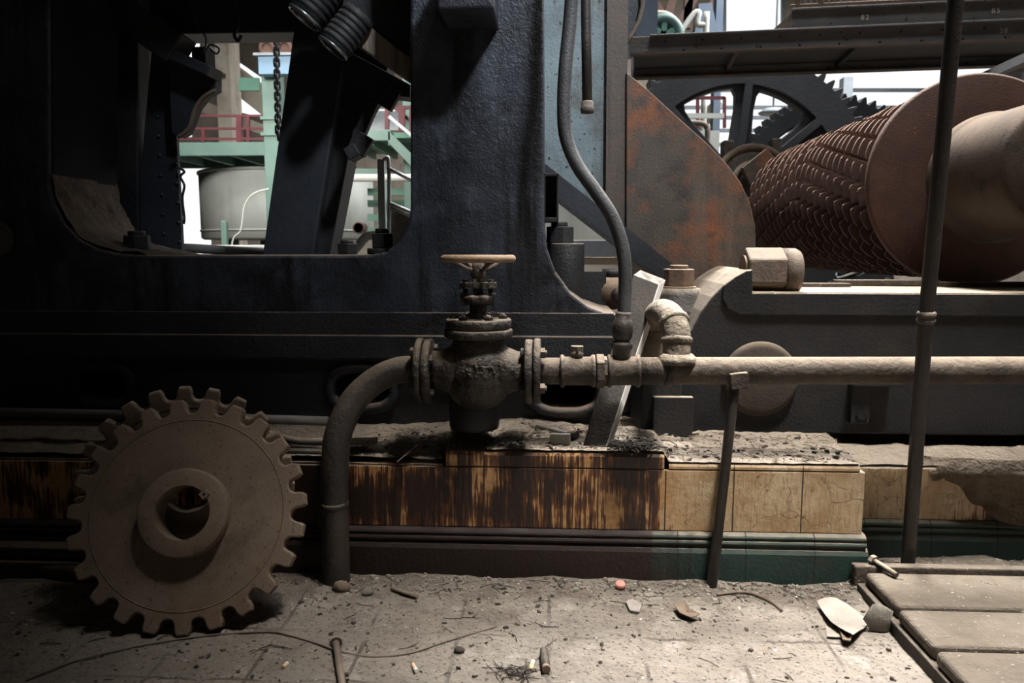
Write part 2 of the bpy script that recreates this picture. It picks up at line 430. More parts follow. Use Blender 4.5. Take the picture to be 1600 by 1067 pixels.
def tile_material():
    m = bpy.data.materials.new('cream_tiles_with_brown_runs'); m.use_nodes = True
    nt = m.node_tree; N = nt.nodes; L = nt.links; bs = N['Principled BSDF']
    geo = N.new('ShaderNodeNewGeometry'); pos = geo.outputs['Position']
    sep = N.new('ShaderNodeSeparateXYZ'); L.new(pos, sep.inputs[0])

    def noise(sc, det=6.0, vec=None, ro=0.6):
        n = N.new('ShaderNodeTexNoise'); n.inputs['Scale'].default_value = sc; n.inputs['Detail'].default_value = det; n.inputs['Roughness'].default_value = ro
        L.new(vec or pos, n.inputs['Vector']); return n.outputs['Fac']

    def rng(x, lo, hi, a=0.0, b=1.0):
        r = N.new('ShaderNodeMapRange'); r.inputs[1].default_value = lo; r.inputs[2].default_value = hi
        r.inputs[3].default_value = a; r.inputs[4].default_value = b; L.new(x, r.inputs[0]); return r.outputs[0]

    def mth(op, a, b=0.0):
        x = N.new('ShaderNodeMath'); x.operation = op
        for i, c in enumerate((a, b)):
            if isinstance(c, float): x.inputs[i].default_value = c
            else: L.new(c, x.inputs[i])
        return x.outputs[0]

    def mix(f, a, b):
        x = N.new('ShaderNodeMix'); x.data_type = 'RGBA'; L.new(f, x.inputs[0])
        for i, c in ((6, a), (7, b)):
            if isinstance(c, tuple): x.inputs[i].default_value = (*c, 1)
            else: L.new(c, x.inputs[i])
        return x.outputs[2]

    cream = mix(rng(noise(11), 0.35, 0.68), (0.56, 0.44, 0.28), (0.37, 0.235, 0.115))
    cream = mix(rng(noise(60, 3), 0.60, 0.72), cream, (0.20, 0.11, 0.05))
    mpg = N.new('ShaderNodeMapping'); mpg.inputs['Scale'].default_value = (160, 160, 22); L.new(pos, mpg.inputs['Vector'])
    cream = mix(rng(noise(1.0, 3.0, mpg.outputs[0]), 0.50, 0.72, 0.0, 0.75), cream, (0.24, 0.15, 0.08))
    cream = mix(rng(noise(6, 5), 0.56, 0.72, 0.0, 0.7), cream, (0.62, 0.54, 0.42))
    # fine cracks
    vo = N.new('ShaderNodeTexVoronoi'); vo.feature = 'DISTANCE_TO_EDGE'; vo.inputs['Scale'].default_value = 12
    nz = N.new('ShaderNodeTexNoise'); nz.inputs['Scale'].default_value = 9; L.new(pos, nz.inputs['Vector'])
    mp0 = N.new('ShaderNodeVectorMath'); mp0.operation = 'MULTIPLY_ADD'; L.new(nz.outputs['Color'], mp0.inputs[0]); mp0.inputs[1].default_value = (0.12, 0.12, 0.12); L.new(pos, mp0.inputs[2])
    L.new(mp0.outputs[0], vo.inputs['Vector'])
    crack = mth('MULTIPLY', rng(vo.outputs['Distance'], 0.0, 0.016, 1.0, 0.0), rng(noise(5), 0.46, 0.58))
    cream = mix(crack, cream, (0.10, 0.06, 0.035))
    # vertical runs: mostly over the oily stretch, thinning out towards the clean tiles
    mp = N.new('ShaderNodeMapping'); mp.inputs['Scale'].default_value = (42, 42, 2.2); L.new(pos, mp.inputs['Vector'])
    mpb = N.new('ShaderNodeMapping'); mpb.inputs['Scale'].default_value = (150, 150, 9.0); L.new(pos, mpb.inputs['Vector'])
    st = mth('ADD', mth('MULTIPLY', noise(1.0, 5.0, mp.outputs[0]), 0.50), mth('MULTIPLY', noise(1.0, 4.0, mpb.outputs[0]), 0.50))
    oily = rng(sep.outputs['X'], 0.24, 0.36, -0.004, -0.30)
    right = rng(sep.outputs['X'], 1.00, 1.16, 0.0, 0.36)
    patch = rng(noise(7.0, 3), 0.35, 0.75, 0.08, -0.15)
    s = mth('ADD', mth('ADD', mth('ADD', st, oily), right), patch)
    gold = rng(sep.outputs['X'], 0.20, 0.40, 0.75, 0.0)
    cream = mix(gold, cream, mix(rng(noise(50), 0.4, 0.6), (0.60, 0.33, 0.11), (0.42, 0.20, 0.06)))
    rust = mix(rng(noise(40), 0.35, 0.65), (0.17, 0.058, 0.018), (0.075, 0.026, 0.012))
    col = mix(rng(s, 0.44, 0.475), cream, rust)
    col = mix(rng(s, 0.495, 0.55), col, (0.022, 0.0105, 0.008))
    # joints
    fx = mth('FRACT', mth('ADD', mth('DIVIDE', sep.outputs['X'], 0.170), 0.279 + 0.5))
    jx = mth('LESS_THAN', mth('ABSOLUTE', mth('SUBTRACT', fx, 0.5)), 0.010)
    jz = mth('LESS_THAN', mth('ABSOLUTE', mth('SUBTRACT', sep.outputs['Z'], 0.294)), 0.0018)
    j = mth('MAXIMUM', jx, jz)
    col = mix(j, col, (0.035, 0.022, 0.014))
    # settled dust on what faces up
    sn = N.new('ShaderNodeSeparateXYZ'); L.new(geo.outputs['Normal'], sn.inputs[0])
    col = mix(rng(sn.outputs['Z'], 0.35, 0.8), col, (0.30, 0.25, 0.19))
    L.new(col, bs.inputs['Base Color']); bs.inputs['Roughness'].default_value = 0.42
    b = N.new('ShaderNodeBump'); b.inputs['Strength'].default_value = 0.35; b.inputs['Distance'].default_value = 0.004
    h = mth('SUBTRACT', mth('ADD', noise(70, 4), st), j)
    L.new(h, b.inputs['Height']); L.new(b.outputs[0], bs.inputs['Normal'])
    return m


def base_material():
    m = mat('green_base_tiles', (0.010, 0.032, 0.028), (0.016, 0.046, 0.040), 9, 0.5, 0, 0.35, 90, 0.9, (0.22, 0.18, 0.135),
            blotch=((0.055, 0.040, 0.030), 8, 0.54, 0.74))
    nt = m.node_tree; N = nt.nodes; L = nt.links; bs = N['Principled BSDF']
    src = bs.inputs['Base Color'].links[0].from_socket
    geo = N.new('ShaderNodeNewGeometry'); sep = N.new('ShaderNodeSeparateXYZ'); L.new(geo.outputs['Position'], sep.inputs[0])
    mp = N.new('ShaderNodeMapping'); mp.inputs['Scale'].default_value = (22, 22, 1.4); L.new(geo.outputs['Position'], mp.inputs['Vector'])
    n = N.new('ShaderNodeTexNoise'); n.inputs['Scale'].default_value = 1.0; n.inputs['Detail'].default_value = 5; L.new(mp.outputs[0], n.inputs['Vector'])
    r = N.new('ShaderNodeMapRange'); r.inputs[1].default_value = 0.05; r.inputs[2].default_value = 0.62; r.inputs[3].default_value = 0.42; r.inputs[4].default_value = -0.25
    L.new(sep.outputs['X'], r.inputs[0])
    a = N.new('ShaderNodeMath'); a.operation = 'ADD'; L.new(n.outputs['Fac'], a.inputs[0]); L.new(r.outputs[0], a.inputs[1])
    r2 = N.new('ShaderNodeMapRange'); r2.inputs[1].default_value = 0.50; r2.inputs[2].default_value = 0.72; L.new(a.outputs[0], r2.inputs[0])
    x = N.new('ShaderNodeMix'); x.data_type = 'RGBA'; L.new(r2.outputs[0], x.inputs[0]); L.new(src, x.inputs[6]); x.inputs[7].default_value = (0.017, 0.0085, 0.0065, 1)
    # joints
    d = N.new('ShaderNodeMath'); d.operation = 'FRACT'; q = N.new('ShaderNodeMath'); q.operation = 'MULTIPLY_ADD'
    L.new(sep.outputs['X'], q.inputs[0]); q.inputs[1].default_value = 1 / 0.170; q.inputs[2].default_value = 0.1; L.new(q.outputs[0], d.inputs[0])
    lt = N.new('ShaderNodeMath'); lt.operation = 'LESS_THAN'; L.new(d.outputs[0], lt.inputs[0]); lt.inputs[1].default_value = 0.018
    y = N.new('ShaderNodeMix'); y.data_type = 'RGBA'; L.new(lt.outputs[0], y.inputs[0]); L.new(x.outputs[2], y.inputs[6]); y.inputs[7].default_value = (0.008, 0.008, 0.007, 1)
    L.new(y.outputs[2], bs.inputs['Base Color'])
    return m


def floor_material():
    m = mat('dusty_grey_floor', (0.165, 0.142, 0.116), (0.25, 0.22, 0.185), 4, 0.95, 0, 0.7, 60, 0,
            blotch=[((0.085, 0.068, 0.053), 4.0, 0.50, 0.72), ((0.34, 0.31, 0.27), 9.0, 0.56, 0.74), ((0.06, 0.048, 0.038), 22.0, 0.60, 0.72)], speck=((0.05, 0.04, 0.032), 110, 0.58, 0.70), bump2=(30, 0.9))
    nt = m.node_tree; N = nt.nodes; L = nt.links; bs = N['Principled BSDF']
    src = bs.inputs['Base Color'].links[0].from_socket
    geo = N.new('ShaderNodeNewGeometry')
    br = N.new('ShaderNodeTexBrick'); br.offset = 0.0; br.inputs['Scale'].default_value = 1.0
    br.inputs['Brick Width'].default_value = 0.20; br.inputs['Row Height'].default_value = 0.20; br.inputs['Mortar Size'].default_value = 0.006
    br.inputs['Mortar Smooth'].default_value = 0.6
    L.new(geo.outputs['Position'], br.inputs['Vector'])
    n = N.new('ShaderNodeTexNoise'); n.inputs['Scale'].default_value = 9; L.new(geo.outputs['Position'], n.inputs['Vector'])
    r = N.new('ShaderNodeMapRange'); r.inputs[1].default_value = 0.45; r.inputs[2].default_value = 0.6; r.inputs[3].default_value = 0.15; r.inputs[4].default_value = 0.8; L.new(n.outputs['Fac'], r.inputs[0])
    f = N.new('ShaderNodeMath'); f.operation = 'MULTIPLY'; L.new(br.outputs['Fac'], f.inputs[0]); L.new(r.outputs[0], f.inputs[1])
    x = N.new('ShaderNodeMix'); x.data_type = 'RGBA'; L.new(f.outputs[0], x.inputs[0]); L.new(src, x.inputs[6]); x.inputs[7].default_value = (0.06, 0.048, 0.037, 1)
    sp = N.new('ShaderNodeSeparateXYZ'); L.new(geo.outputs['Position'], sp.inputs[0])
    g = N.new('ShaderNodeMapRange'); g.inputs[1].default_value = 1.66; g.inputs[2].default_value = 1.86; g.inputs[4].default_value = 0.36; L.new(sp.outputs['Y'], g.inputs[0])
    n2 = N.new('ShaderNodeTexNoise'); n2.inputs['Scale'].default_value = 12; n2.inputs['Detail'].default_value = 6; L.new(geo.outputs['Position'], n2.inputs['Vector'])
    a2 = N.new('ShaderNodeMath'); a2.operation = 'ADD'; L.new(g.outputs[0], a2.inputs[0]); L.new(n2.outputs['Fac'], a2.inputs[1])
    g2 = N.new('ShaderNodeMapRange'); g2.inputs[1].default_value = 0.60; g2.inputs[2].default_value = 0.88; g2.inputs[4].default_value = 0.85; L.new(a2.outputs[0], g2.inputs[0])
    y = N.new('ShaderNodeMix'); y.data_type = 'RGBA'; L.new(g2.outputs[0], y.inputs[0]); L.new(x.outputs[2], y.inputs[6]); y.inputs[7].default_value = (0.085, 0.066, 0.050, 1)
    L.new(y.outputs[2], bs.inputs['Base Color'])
    return m


M['tile'] = tile_material(); M['base'] = base_material(); M['floor'] = floor_material()
M['fibre'] = mat('brown_fibre_crust', (0.045, 0.030, 0.019), (0.085, 0.058, 0.038), 22, 1.0, 0, 1.0, 90, bump2=(40, 0.9))
M['shade_black'] = mat('near_black_shade', (0.004, 0.004, 0.005), (0.008, 0.008, 0.009), 5, 0.85, 0, 0.3, 90, spec=0.2)  # near black for the jamb's painted shade, also on the lug bolt
M['ledgedirt'] = mat('dirt_and_chaff', (0.11, 0.082, 0.060), (0.19, 0.155, 0.118), 9, 0.95, 0, 1.0, 70, 0.6, (0.28, 0.235, 0.185),
                     blotch=((0.065, 0.044, 0.031), 7.0, 0.50, 0.70), bump2=(35, 0.9))
M['wall'] = mat('dim_hall_wall', (0.16, 0.14, 0.12), (0.20, 0.18, 0.155), 1, 0.9, 0, 0.1, 8)


# ================================================================= THE SETTING
def lin(a, b, n): return [a + (b - a) * i / n for i in range(n + 1)]


def nz(x, y, s, k=0.0): return mnoise.noise(Vector((x * s + k, y * s - k, k)))


def floor_z(x, y):
    z = 0.004 * nz(x, y, 9) + 0.004 * nz(x, y, 28, 3) + 0.002 * nz(x, y, 60, 5)
    if y > 1.70: z += 0.014 * min(1, (y - 1.70) / 0.16) * (0.75 + 0.6 * nz(x, y, 6, 9))
    if x > 0.76 and y > 1.84: z += 0.032 * min(1, (y - 1.84) / 0.06) * (0.9 + 0.4 * nz(x, y, 11, 2))
    if x < -1.7 or x > 2.2 or y < 1.1 or y > 2.3: z = 0
    return z


xs = [-14, -6, -3] + lin(-1.8, 1.5, 210) + [1.8, 2.3, 3, 7, 14]
ys = [-5, -1, 0.6] + lin(1.15, 2.2, 84) + [2.4, 3, 5, 9, 16.5]
fm = MB(); nx = len(xs)
fm.add([(x, y, floor_z(x, y)) for y in ys for x in xs],
       [(j * nx + i, j * nx + i + 1, (j + 1) * nx + i + 1, (j + 1) * nx + i) for j in range(len(ys) - 1) for i in range(nx - 1)], True)
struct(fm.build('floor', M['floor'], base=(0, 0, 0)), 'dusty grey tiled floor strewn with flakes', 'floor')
struct(MB().bb((-14, -5, 7.4), (14, 16.6, 7.6)).build('ceiling', M['wall']), 'hall roof above the mill', 'ceiling')
struct(MB().bb((-14.2, -5, -0.1), (-14, 16.6, 7.6)).build('wall_left', M['wall']), 'plain hall wall', 'wall')
struct(MB().bb((14, -5, -0.1), (14.2, 16.6, 7.6)).build('wall_right', M['wall']), 'plain hall wall', 'wall')
struct(MB().bb((-14, -5.2, -0.1), (14, -5, 7.6)).build('wall_front', M['wall']), 'plain hall wall behind the viewer', 'wall')

YW_ = 16.3


def rect_at(x0, y0, x1, y1, Y): return [at(x0, y1, Y), at(x1, y1, Y), at(x1, y0, Y), at(x0, y0, Y)]


def flat(ps, Y): return [Vector((p.x, Y, p.z)) for p in ps]


holes = [flat(rect_at(1131, -40, 1224, 70, YW_), YW_), flat(rect_at(1062, 100, 1560, 262, YW_), YW_),
         flat(rect_at(236, 262, 330, 440, YW_), YW_), flat([at(346, 92, YW_), at(346, 168, YW_), at(418, 186, YW_), at(418, 128, YW_), at(372, 96, YW_)], YW_),
         flat(rect_at(255, 40, 312, 112, YW_), YW_), flat(rect_at(232, 176, 300, 214, YW_), YW_),
         flat(rect_at(548, 168, 640, 196, YW_), YW_)]
struct(MB().prism([(-13.9, YW_, -0.05), (13.9, YW_, -0.05), (13.9, YW_, 7.4), (-13.9, YW_, 7.4)], (0, 0.2, 0), holes).build('wall_back', M['beige']),
       'stained beige end wall of the hall with bright openings', 'wall')


def window(n, x0, y0, x1, y1, bars, vbars=()):
    b = MB()
    for y in bars: b.bar(at(x0, y, YW_ - 0.05), at(x1, y, YW_ - 0.05), 0.06, 0.07)
    for x in vbars: b.bar(at(x, y0, YW_ - 0.08), at(x, y1, YW_ - 0.08), 0.09, 0.06, (0, 1, 0))
    return struct(b.build('window_%d' % n, M['windowframe']), 'bars across a bright opening in the end wall', 'window')


window(1, 1062, 100, 1560, 262, (141, 168, 184, 204, 226, 244))
window(2, 1131, -40, 1224, 70, (-38,), (1131, 1224))

# ================================================================= TILED PLINTH
PX0, PX1 = -2.3, 0.79


def xprism(mb, prof, x0, x1): return mb.prism([(x0, y, z) for y, z in prof], (x1 - x0, 0, 0))


BASEP = [(1.880, -0.02), (1.880, 0.083), (1.884, 0.093), (1.893, 0.1), (2.0, 0.1), (2.0, -0.02)]
MOULD = [(1.890, 0.1), (1.885, 0.103), (1.883, 0.108), (1.885, 0.113), (1.891, 0.1155), (1.887, 0.119), (1.886, 0.123), (1.888, 0.127), (1.894, 0.130), (1.899, 0.133), (2.0, 0.133), (2.0, 0.1)]
FACE = [(1.90, 0.133), (1.90, 0.293), (2.0, 0.293), (2.0, 0.133)]


def shift(p, d, zc=None): return [(y + d, z) for y, z in p]


pl = thing('tiled_plinth', 'long cream tiled foundation plinth with brown oil runs and dark green base', 'plinth', (0, 1.9, 0))
xprism(MB(), [(1.99, -0.02), (1.99, 0.30), (2.72, 0.30), (2.72, -0.02)], PX0, PX1 - 0.008).build('plinth_core', M['ledgedirt'], pl)
xprism(MB(), BASEP, PX0, PX1 + 0.006).build('base_course', M['base'], pl, 0.002)
xprism(MB(), MOULD, PX0, PX1 + 0.002).build('moulding', M['base'], pl)
xprism(MB(), FACE, PX0, PX1 - 0.006).build('tile_facing', M['tile'], pl, 0.003)
tc = MB()
xprism(tc, [(1.90, 0.295), (1.90, 0.324), (1.904, 0.333), (1.914, 0.336), (2.0, 0.336), (2.0, 0.295)], -0.265, 0.288)
xprism(tc, [(1.90, 0.295), (1.90, 0.302), (1.904, 0.309), (1.914, 0.312), (2.0, 0.312), (2.0, 0.295)], 0.300, 0.772)
xprism(tc, [(1.904, 0.294), (1.904, 0.298), (1.92, 0.300), (2.0, 0.300), (2.0, 0.294)], PX0, -0.275)
tc.build('top_course', M['tile'], pl)

p2 = thing('tiled_plinth', 'set-back cream tiled plinth with broken dark tiles behind the tall rod', 'plinth', (1.3, 2.02, 0))
D2 = 0.115
xprism(MB(), [(2.10, -0.02), (2.10, 0.262), (2.72, 0.30), (2.72, -0.02)], PX1 + 0.012, 2.5).build('plinth_core', M['ledgedirt'], p2)
xprism(MB(), shift(BASEP, D2), PX1 + 0.012, 2.5).build('base_course', M['base'], p2, 0.002)
xprism(MB(), shift(MOULD, D2), PX1 + 0.012, 2.5).build('moulding', M['base'], p2)
xprism(MB(), [(1.90 + D2, 0.133), (1.90 + D2, 0.272), (2.03, 0.28), (2.115, 0.28), (2.115, 0.133)], PX1 + 0.012, 2.5).build('tile_facing', M['tile'], p2, 0.003)


# dirt lying on the ledge
def ledge_z(x, y):
    front = 0.338 if -0.268 < x < 0.29 else 0.3115
    if x > 0.775: front = 0.279
    e = 1.925 if x < -0.268 else 1.905
    if x > 0.775: e = 2.03
    t = max(0.0, min(1.0, (y - e) / 0.2))
    z = front + t * (0.352 - front) * (0.8 if x < -0.2 else 0.55) + (0.007 * nz(x, y, 14, 4) + 0.005 * nz(x, y, 42, 1)) * min(1, (y - e) / 0.03) * 1.0
    d = max(0.0, 1 - abs(x + 0.12) / 0.28) * max(0, (y - 2.0) / 0.1)
    return z + 0.02 * min(1, d) + 0.002 + 0.003 * nz(x, y, 70, 7)


xs = lin(-2.3, 2.4, 320); ys = lin(1.902, 2.14, 24)
lm = MB(); idx = {}
vs = []; fs = []
for j, y in enumerate(ys):
    for i, x in enumerate(xs):
        yy = y
        if x > 0.775: yy = 2.018 + (y - 1.902) * 0.52
        elif x < -0.268: yy = max(y, 1.906)
        idx[i, j] = len(vs); vs.append((x, yy, ledge_z(x, yy)))
for j in range(len(ys) - 1):
    for i in range(len(xs) - 1):
        fs.append((idx[i, j], idx[i + 1, j], idx[i + 1, j + 1], idx[i, j + 1]))
n0 = len(vs)
lm.add(vs, fs, True)
tag(lm.build('ledge_dirt', M['ledgedirt'], base=(0, 1.95, 0.3)), 'grey dirt and chaff lying along the plinth ledge', 'dirt', None, 'stuff')


# ================================================================= SPROCKETS
def sprocket(c, R, yaw, lean, label, ph, hub_front, hub_back, key=True):
    base = Vector((c[0], c[1], 0.0))
    Mx = Matrix.Translation(Vector(c)) @ Matrix.Rotation(math.radians(yaw), 4, 'Z') @ Matrix.Rotation(math.radians(-lean), 4, 'X')
    t = thing('sprocket', label, 'sprocket', base, 'rusty sprockets by the plinth')
    nT = 23; root = 0.872 * R
    pts = []
    for i in range(nT):
        a0 = 2 * PI * (i + ph) / nT; st = 2 * PI / nT
        pts.append((R, a0 - 0.17 * st)); pts.append((R, a0 + 0.17 * st)); pts.append((R * 0.972, a0 + 0.235 * st)); pts.append((R * 0.945, a0 + 0.262 * st))
        for k in range(9):
            q = -1 + 2 * k / 8
            pts.append((R * 0.918 - (R * 0.918 - root) * math.sqrt(max(0, 1 - q * q)), a0 + st * (0.5 + 0.23 * q)))
        pts.append((R * 0.945, a0 + 0.738 * st)); pts.append((R * 0.972, a0 + 0.765 * st))
    out = [(r * math.cos(a), r * math.sin(a)) for r, a in pts]
    rb = 0.228 * R; rh = 0.372 * R
    bore = [(rb * 1.02 * math.cos(2 * PI * k / 48), rb * 1.02 * math.sin(2 * PI * k / 48)) for k in range(48)][::-1]
    MB(Mx).prism([(x, 0, z) for x, z in out], (0, 0.034, 0), [[(x, 0, z) for x, z in bore]], 0.004).build('toothed_disc', M['sprocket'], t)
    MB(Mx).lathe([(rb, hub_front), (rh - 0.005, hub_front), (rh - 0.0015, hub_front - 0.0015), (rh, hub_front - 0.005), (rh, -0.001), (rh, -hub_back), (rb, -hub_back), (rb, hub_front)], (0, 0, 0), (0, -1, 0), 72, True).build('hub', M['sprocket'], t).modifiers.new('edge', 'EDGE_SPLIT').split_angle = math.radians(35)
    MB(Mx).ring((0, -0.0002, 0), (0, 1, 0), 0.81 * R, 0.0010, 96, 6).build('scribed_circle', M['greybolt'], t)
    if key:
        a = math.radians(40); d = Vector((math.cos(a), 0, math.sin(a)))
        k = MB(Mx).box(d * rb + Vector((0, -hub_front + 0.012, 0)), (0.020, 0.030, 0.017), Matrix.Rotation(-a, 3, 'Y')).build('key', M['sprocket'], t, 0.001)
        e = d * rb + Vector((0, -hub_front - 0.0030, 0)); MB(Mx).cyl(e - Vector((0, 0.0006, 0)), e + Vector((0, 0.002, 0)), 0.0038, n=14).build('key_hole', M['darkiron'], k)


sprocket((-0.825, 1.650, 0.2485), 0.2645, 8.0, 21.7, 'big dusty brown sprocket with a protruding hub leaning in front of its twin', 0.35, 0.036, 0.034)
sprocket((-0.893, 1.797, 0.256), 0.2540, 19.0, 1.0, 'second rusty sprocket almost hidden behind the leaning one, only its top teeth showing', 0.72, 0.004, 0.040, False)


# ================================================================= VALVE AND PIPES
YP = 1.93
VX = at(748, 580, YP).x
PZ = at(748, 579, YP).z


def vz(py): return at(748, py, YP).z


def hexbolt(mb, p, axis, r, h, shank=0.0):
    p = Vector(p); a = Vector(axis).normalized()
    mb.hexa(p, p + a * h, r, random.random())
    if shank: mb.cyl(p, p + a * (h + shank), r * 0.5, n=12)


def ring_pts(c, axis, r, n, ph=0.0):
    a, u, v = basis(axis)
    return [Vector(c) + u * (r * math.cos(2 * PI * k / n + ph)) + v * (r * math.sin(2 * PI * k / n + ph)) for k in range(n)]


def bolts(pts, axis, r, h, shank, name, m, parent):
    for p in pts:
        b = MB(); hexbolt(b, p, axis, r, h, shank); b.build(name, m, parent)


def valve():
    zb = vz(668)
    t = thing('globe_valve', 'oily dust-caked globe valve with a pale handwheel above the plinth ledge', 'valve', (VX, YP, zb))
    wz = vz(404)
    hw = MB().ring((VX, YP, wz), (0, 0, 1), 0.0855, 0.0095, 64, 14).build('handwheel_rim', M['wheel'], t)
    sp = MB()
    for k in range(4):
        a = 2 * PI * k / 4 + 0.55; d = Vector((math.cos(a), math.sin(a), 0))
        sp.tube(spline([Vector((VX, YP, wz - 0.028)) + d * 0.012, Vector((VX, YP, wz - 0.026)) + d * 0.03, Vector((VX, YP, wz - 0.012)) + d * 0.058, Vector((VX, YP, wz)) + d * 0.084], 5), 0.0058, 8)
    sp.lathe([(0.0, 0.012), (0.011, 0.010), (0.018, -0.01), (0.020, -0.03), (0.016, -0.038), (0, -0.04)], (VX, YP, wz - 0.012), (0, 0, 1), 20)
    sp.build('handwheel_spokes', M['pipe'], t)
    MB().cyl((VX, YP, vz(496)), (VX, YP, vz(424)), 0.0125, n=20).build('stem', M['valve'], t)
    g = MB().prism([(VX + x, YP + y, vz(450)) for x, y in ((-0.046, -0.02), (-0.03, -0.03), (0.03, -0.03), (0.046, -0.02), (0.046, 0.02), (0.03, 0.03), (-0.03, 0.03), (-0.046, 0.02))], (0, 0, 0.014))
    g = g.build('gland_flange', M['valve'], t, 0.002)
    for sx in (-0.032, 0.032):
        b = MB()
        hexbolt(b, (VX + sx, YP - 0.004, vz(441)), (0, 0, 1), 0.0095, 0.007)
        b.cyl((VX + sx, YP - 0.004, vz(476)), (VX + sx, YP - 0.004, vz(441)), 0.0065, n=10)
        b.build('gland_bolt', M['valve'], g)
    b = MB()
    b.lathe([(0.018, 0), (0.040, 0.001), (0.0415, 0.006), (0.0415, 0.018), (0.036, 0.022), (0.020, 0.022)], (VX, YP, vz(474)), (0, 0, 1), 28, rough=0.02)
    for sx in (-1, 1): b.box((VX + sx * 0.034, YP - 0.006, vz(467)), (0.018, 0.03, 0.032), Matrix.Rotation(0.12 * sx, 3, 'Y'))
    b.build('stuffing_box', M['valve'], t, 0.003)
    MB().lathe([(0.030, 0), (0.024, 0.006), (0.022, 0.03), (0.024, 0.045)], (VX, YP, vz(499)), (0, 0, 1), 24, rough=0.02).build('bonnet_neck', M['valve'], t)
    bf = MB().lathe([(0.060, 0), (0.082, 0.000), (0.0835, 0.003), (0.0835, 0.019), (0.080, 0.0225), (0.03, 0.024)], (VX, YP, vz(511.5)), (0, 0, 1), 40, rough=0.006).build('bonnet_flange', M['valve'], t)
    bolts(ring_pts((VX, YP, vz(497.5)), (0, 0, 1), 0.062, 6, 0.5), (0, 0, 1), 0.0115, 0.008, 0.005, 'bonnet_bolt', M['valve'], bf)
    MB().lathe([(0.058, 0), (0.083, 0.000), (0.0865, 0.003), (0.0865, 0.018), (0.083, 0.022), (0.03, 0.022)], (VX, YP, vz(526.5)), (0, 0, 1), 40, rough=0.012).build('body_flange', M['valve'], t)
    body = MB().lathe([(0.056, 0.105), (0.062, 0.088), (0.070, 0.068), (0.082, 0.04), (0.0885, 0.012), (0.0885, -0.012), (0.083, -0.040), (0.070, -0.064), (0.050, -0.083), (0.025, -0.092), (0.0, -0.094)],
                      (VX, YP, vz(582)), (0, 0, 1), 40, rough=0.008)
    for sx in (-1, 1):
        body.lathe([(0.072, 0.05), (0.058, 0.08), (0.05, 0.1), (0.05, 0.122)], (VX, YP, PZ), (sx, 0, 0), 30)
    body.build('body', M['valve'], t)
    cr = MB(); cb = Vector((VX, YP, vz(582))); na, ne = 60, 44; vs = []
    for j in range(ne + 1):
        for i in range(na + 1):
            a_ = -0.75 + 1.75 * i / na; e_ = -0.22 + 1.05 * j / ne
            d_ = Vector((math.sin(a_) * math.cos(e_), -math.cos(a_) * math.cos(e_), math.sin(e_)))
            fall = max(abs(a_ - 0.12) / 0.72, abs(e_ - 0.30) / 0.42)
            h_ = 0.010 * (mnoise.fractal(d_ * 9.0, 0.7, 2.1, 5) + 0.25) - 0.011 * fall ** 2 - 0.0015
            vs.append(cb + d_ * (0.0880 + min(h_, 0.008)) * (1 if e_ < 0.35 else 1 - 0.10 * (e_ - 0.35)))
    cr.add(vs, [(j * (na + 1) + i, j * (na + 1) + i + 1, (j + 1) * (na + 1) + i + 1, (j + 1) * (na + 1) + i) for j in range(ne) for i in range(na)], True)
    cr.build('dirt_crust', M['crust'], t)
    for s in (-1, 1):
        x0 = VX + s * 0.118
        f = MB().lathe([(0.03, 0), (0.080, 0), (0.083, 0.003), (0.083, 0.017), (0.080, 0.020), (0.03, 0.020)], (x0, YP, PZ - 0.002), (s, 0, 0), 40, rough=0.006).build('end_flange', M['valve'], t)
        bolts(ring_pts((x0, YP, PZ), (s, 0, 0), 0.062, 4, 0.6), (-s, 0, 0), 0.0125, 0.009, 0.002, 'flange_bolt', M['valve'], f)
    # the stub it stands on
    MB().lathe([(0.064, 0), (0.066, 0.01), (0.066, 0.115), (0.04, 0.12)], (VX - 0.018, YP + 0.055, zb - 0.012), (0, 0, 1), 32).build('support_stub', M['black'], t)


valve()

# elbow pipe
xl = VX - 0.118 - 0.022
t = thing('elbow_pipe', 'dark brown pipe bending from the valve down to the floor beside the sprocket', 'pipe', (at(525, 900, 1.84).x, 1.84, 0))
path = [(xl + 0.001, YP, PZ)] + [at(*p) for p in ((632, 577, 1.93), (604, 585, 1.926), (578, 601, 1.915), (556, 622, 1.899), (540, 648, 1.880), (528, 680, 1.862), (524, 715, 1.848), (522, 770, 1.842), (524, 840, 1.839), (527, 925, 1.836))]
path[-1] = Vector((path[-1].x, 1.835, -0.01))
MB().tube(spline(path, 6), 0.0345, 28).build('bent_pipe', M['elbow'], t)
f = MB().lathe([(0.03, 0), (0.080, 0), (0.083, 0.003), (0.083, 0.015), (0.080, 0.018), (0.034, 0.018)], (xl, YP, PZ), (-1, 0, 0), 40, rough=0.006).build('pipe_flange', M['valve'], t)
bolts(ring_pts((xl - 0.018, YP, PZ), (1, 0, 0), 0.062, 4, 0.6), (-1, 0, 0), 0.0125, 0.010, 0.003, 'flange_bolt', M['valve'], f)
MB().lathe([(0.034, 0.0), (0.0358, 0.004), (0.0358, 0.012), (0.034, 0.018)], at(522.5, 792, 1.8415), (0.0, -0.1, 1), 28, rough=0.03).build('weld_band', M['elbow'], t)

# main pipe run
xr = VX + 0.118 + 0.022
A = Vector((xr, YP, PZ)); B = at(1720, 578.5, YP)
dirp = (B - A).normalized(); B = A + dirp * 3.3


def onpipe(px):
    best = None
    for k in range(1800):
        q = A.lerp(B, k / 1799); d = q - EYE
        X = 800 + FPX * d.dot(_R) / d.dot(_F)
        if best is None or abs(X - px) < best[0]: best = (abs(X - px), q)
    return best[1]


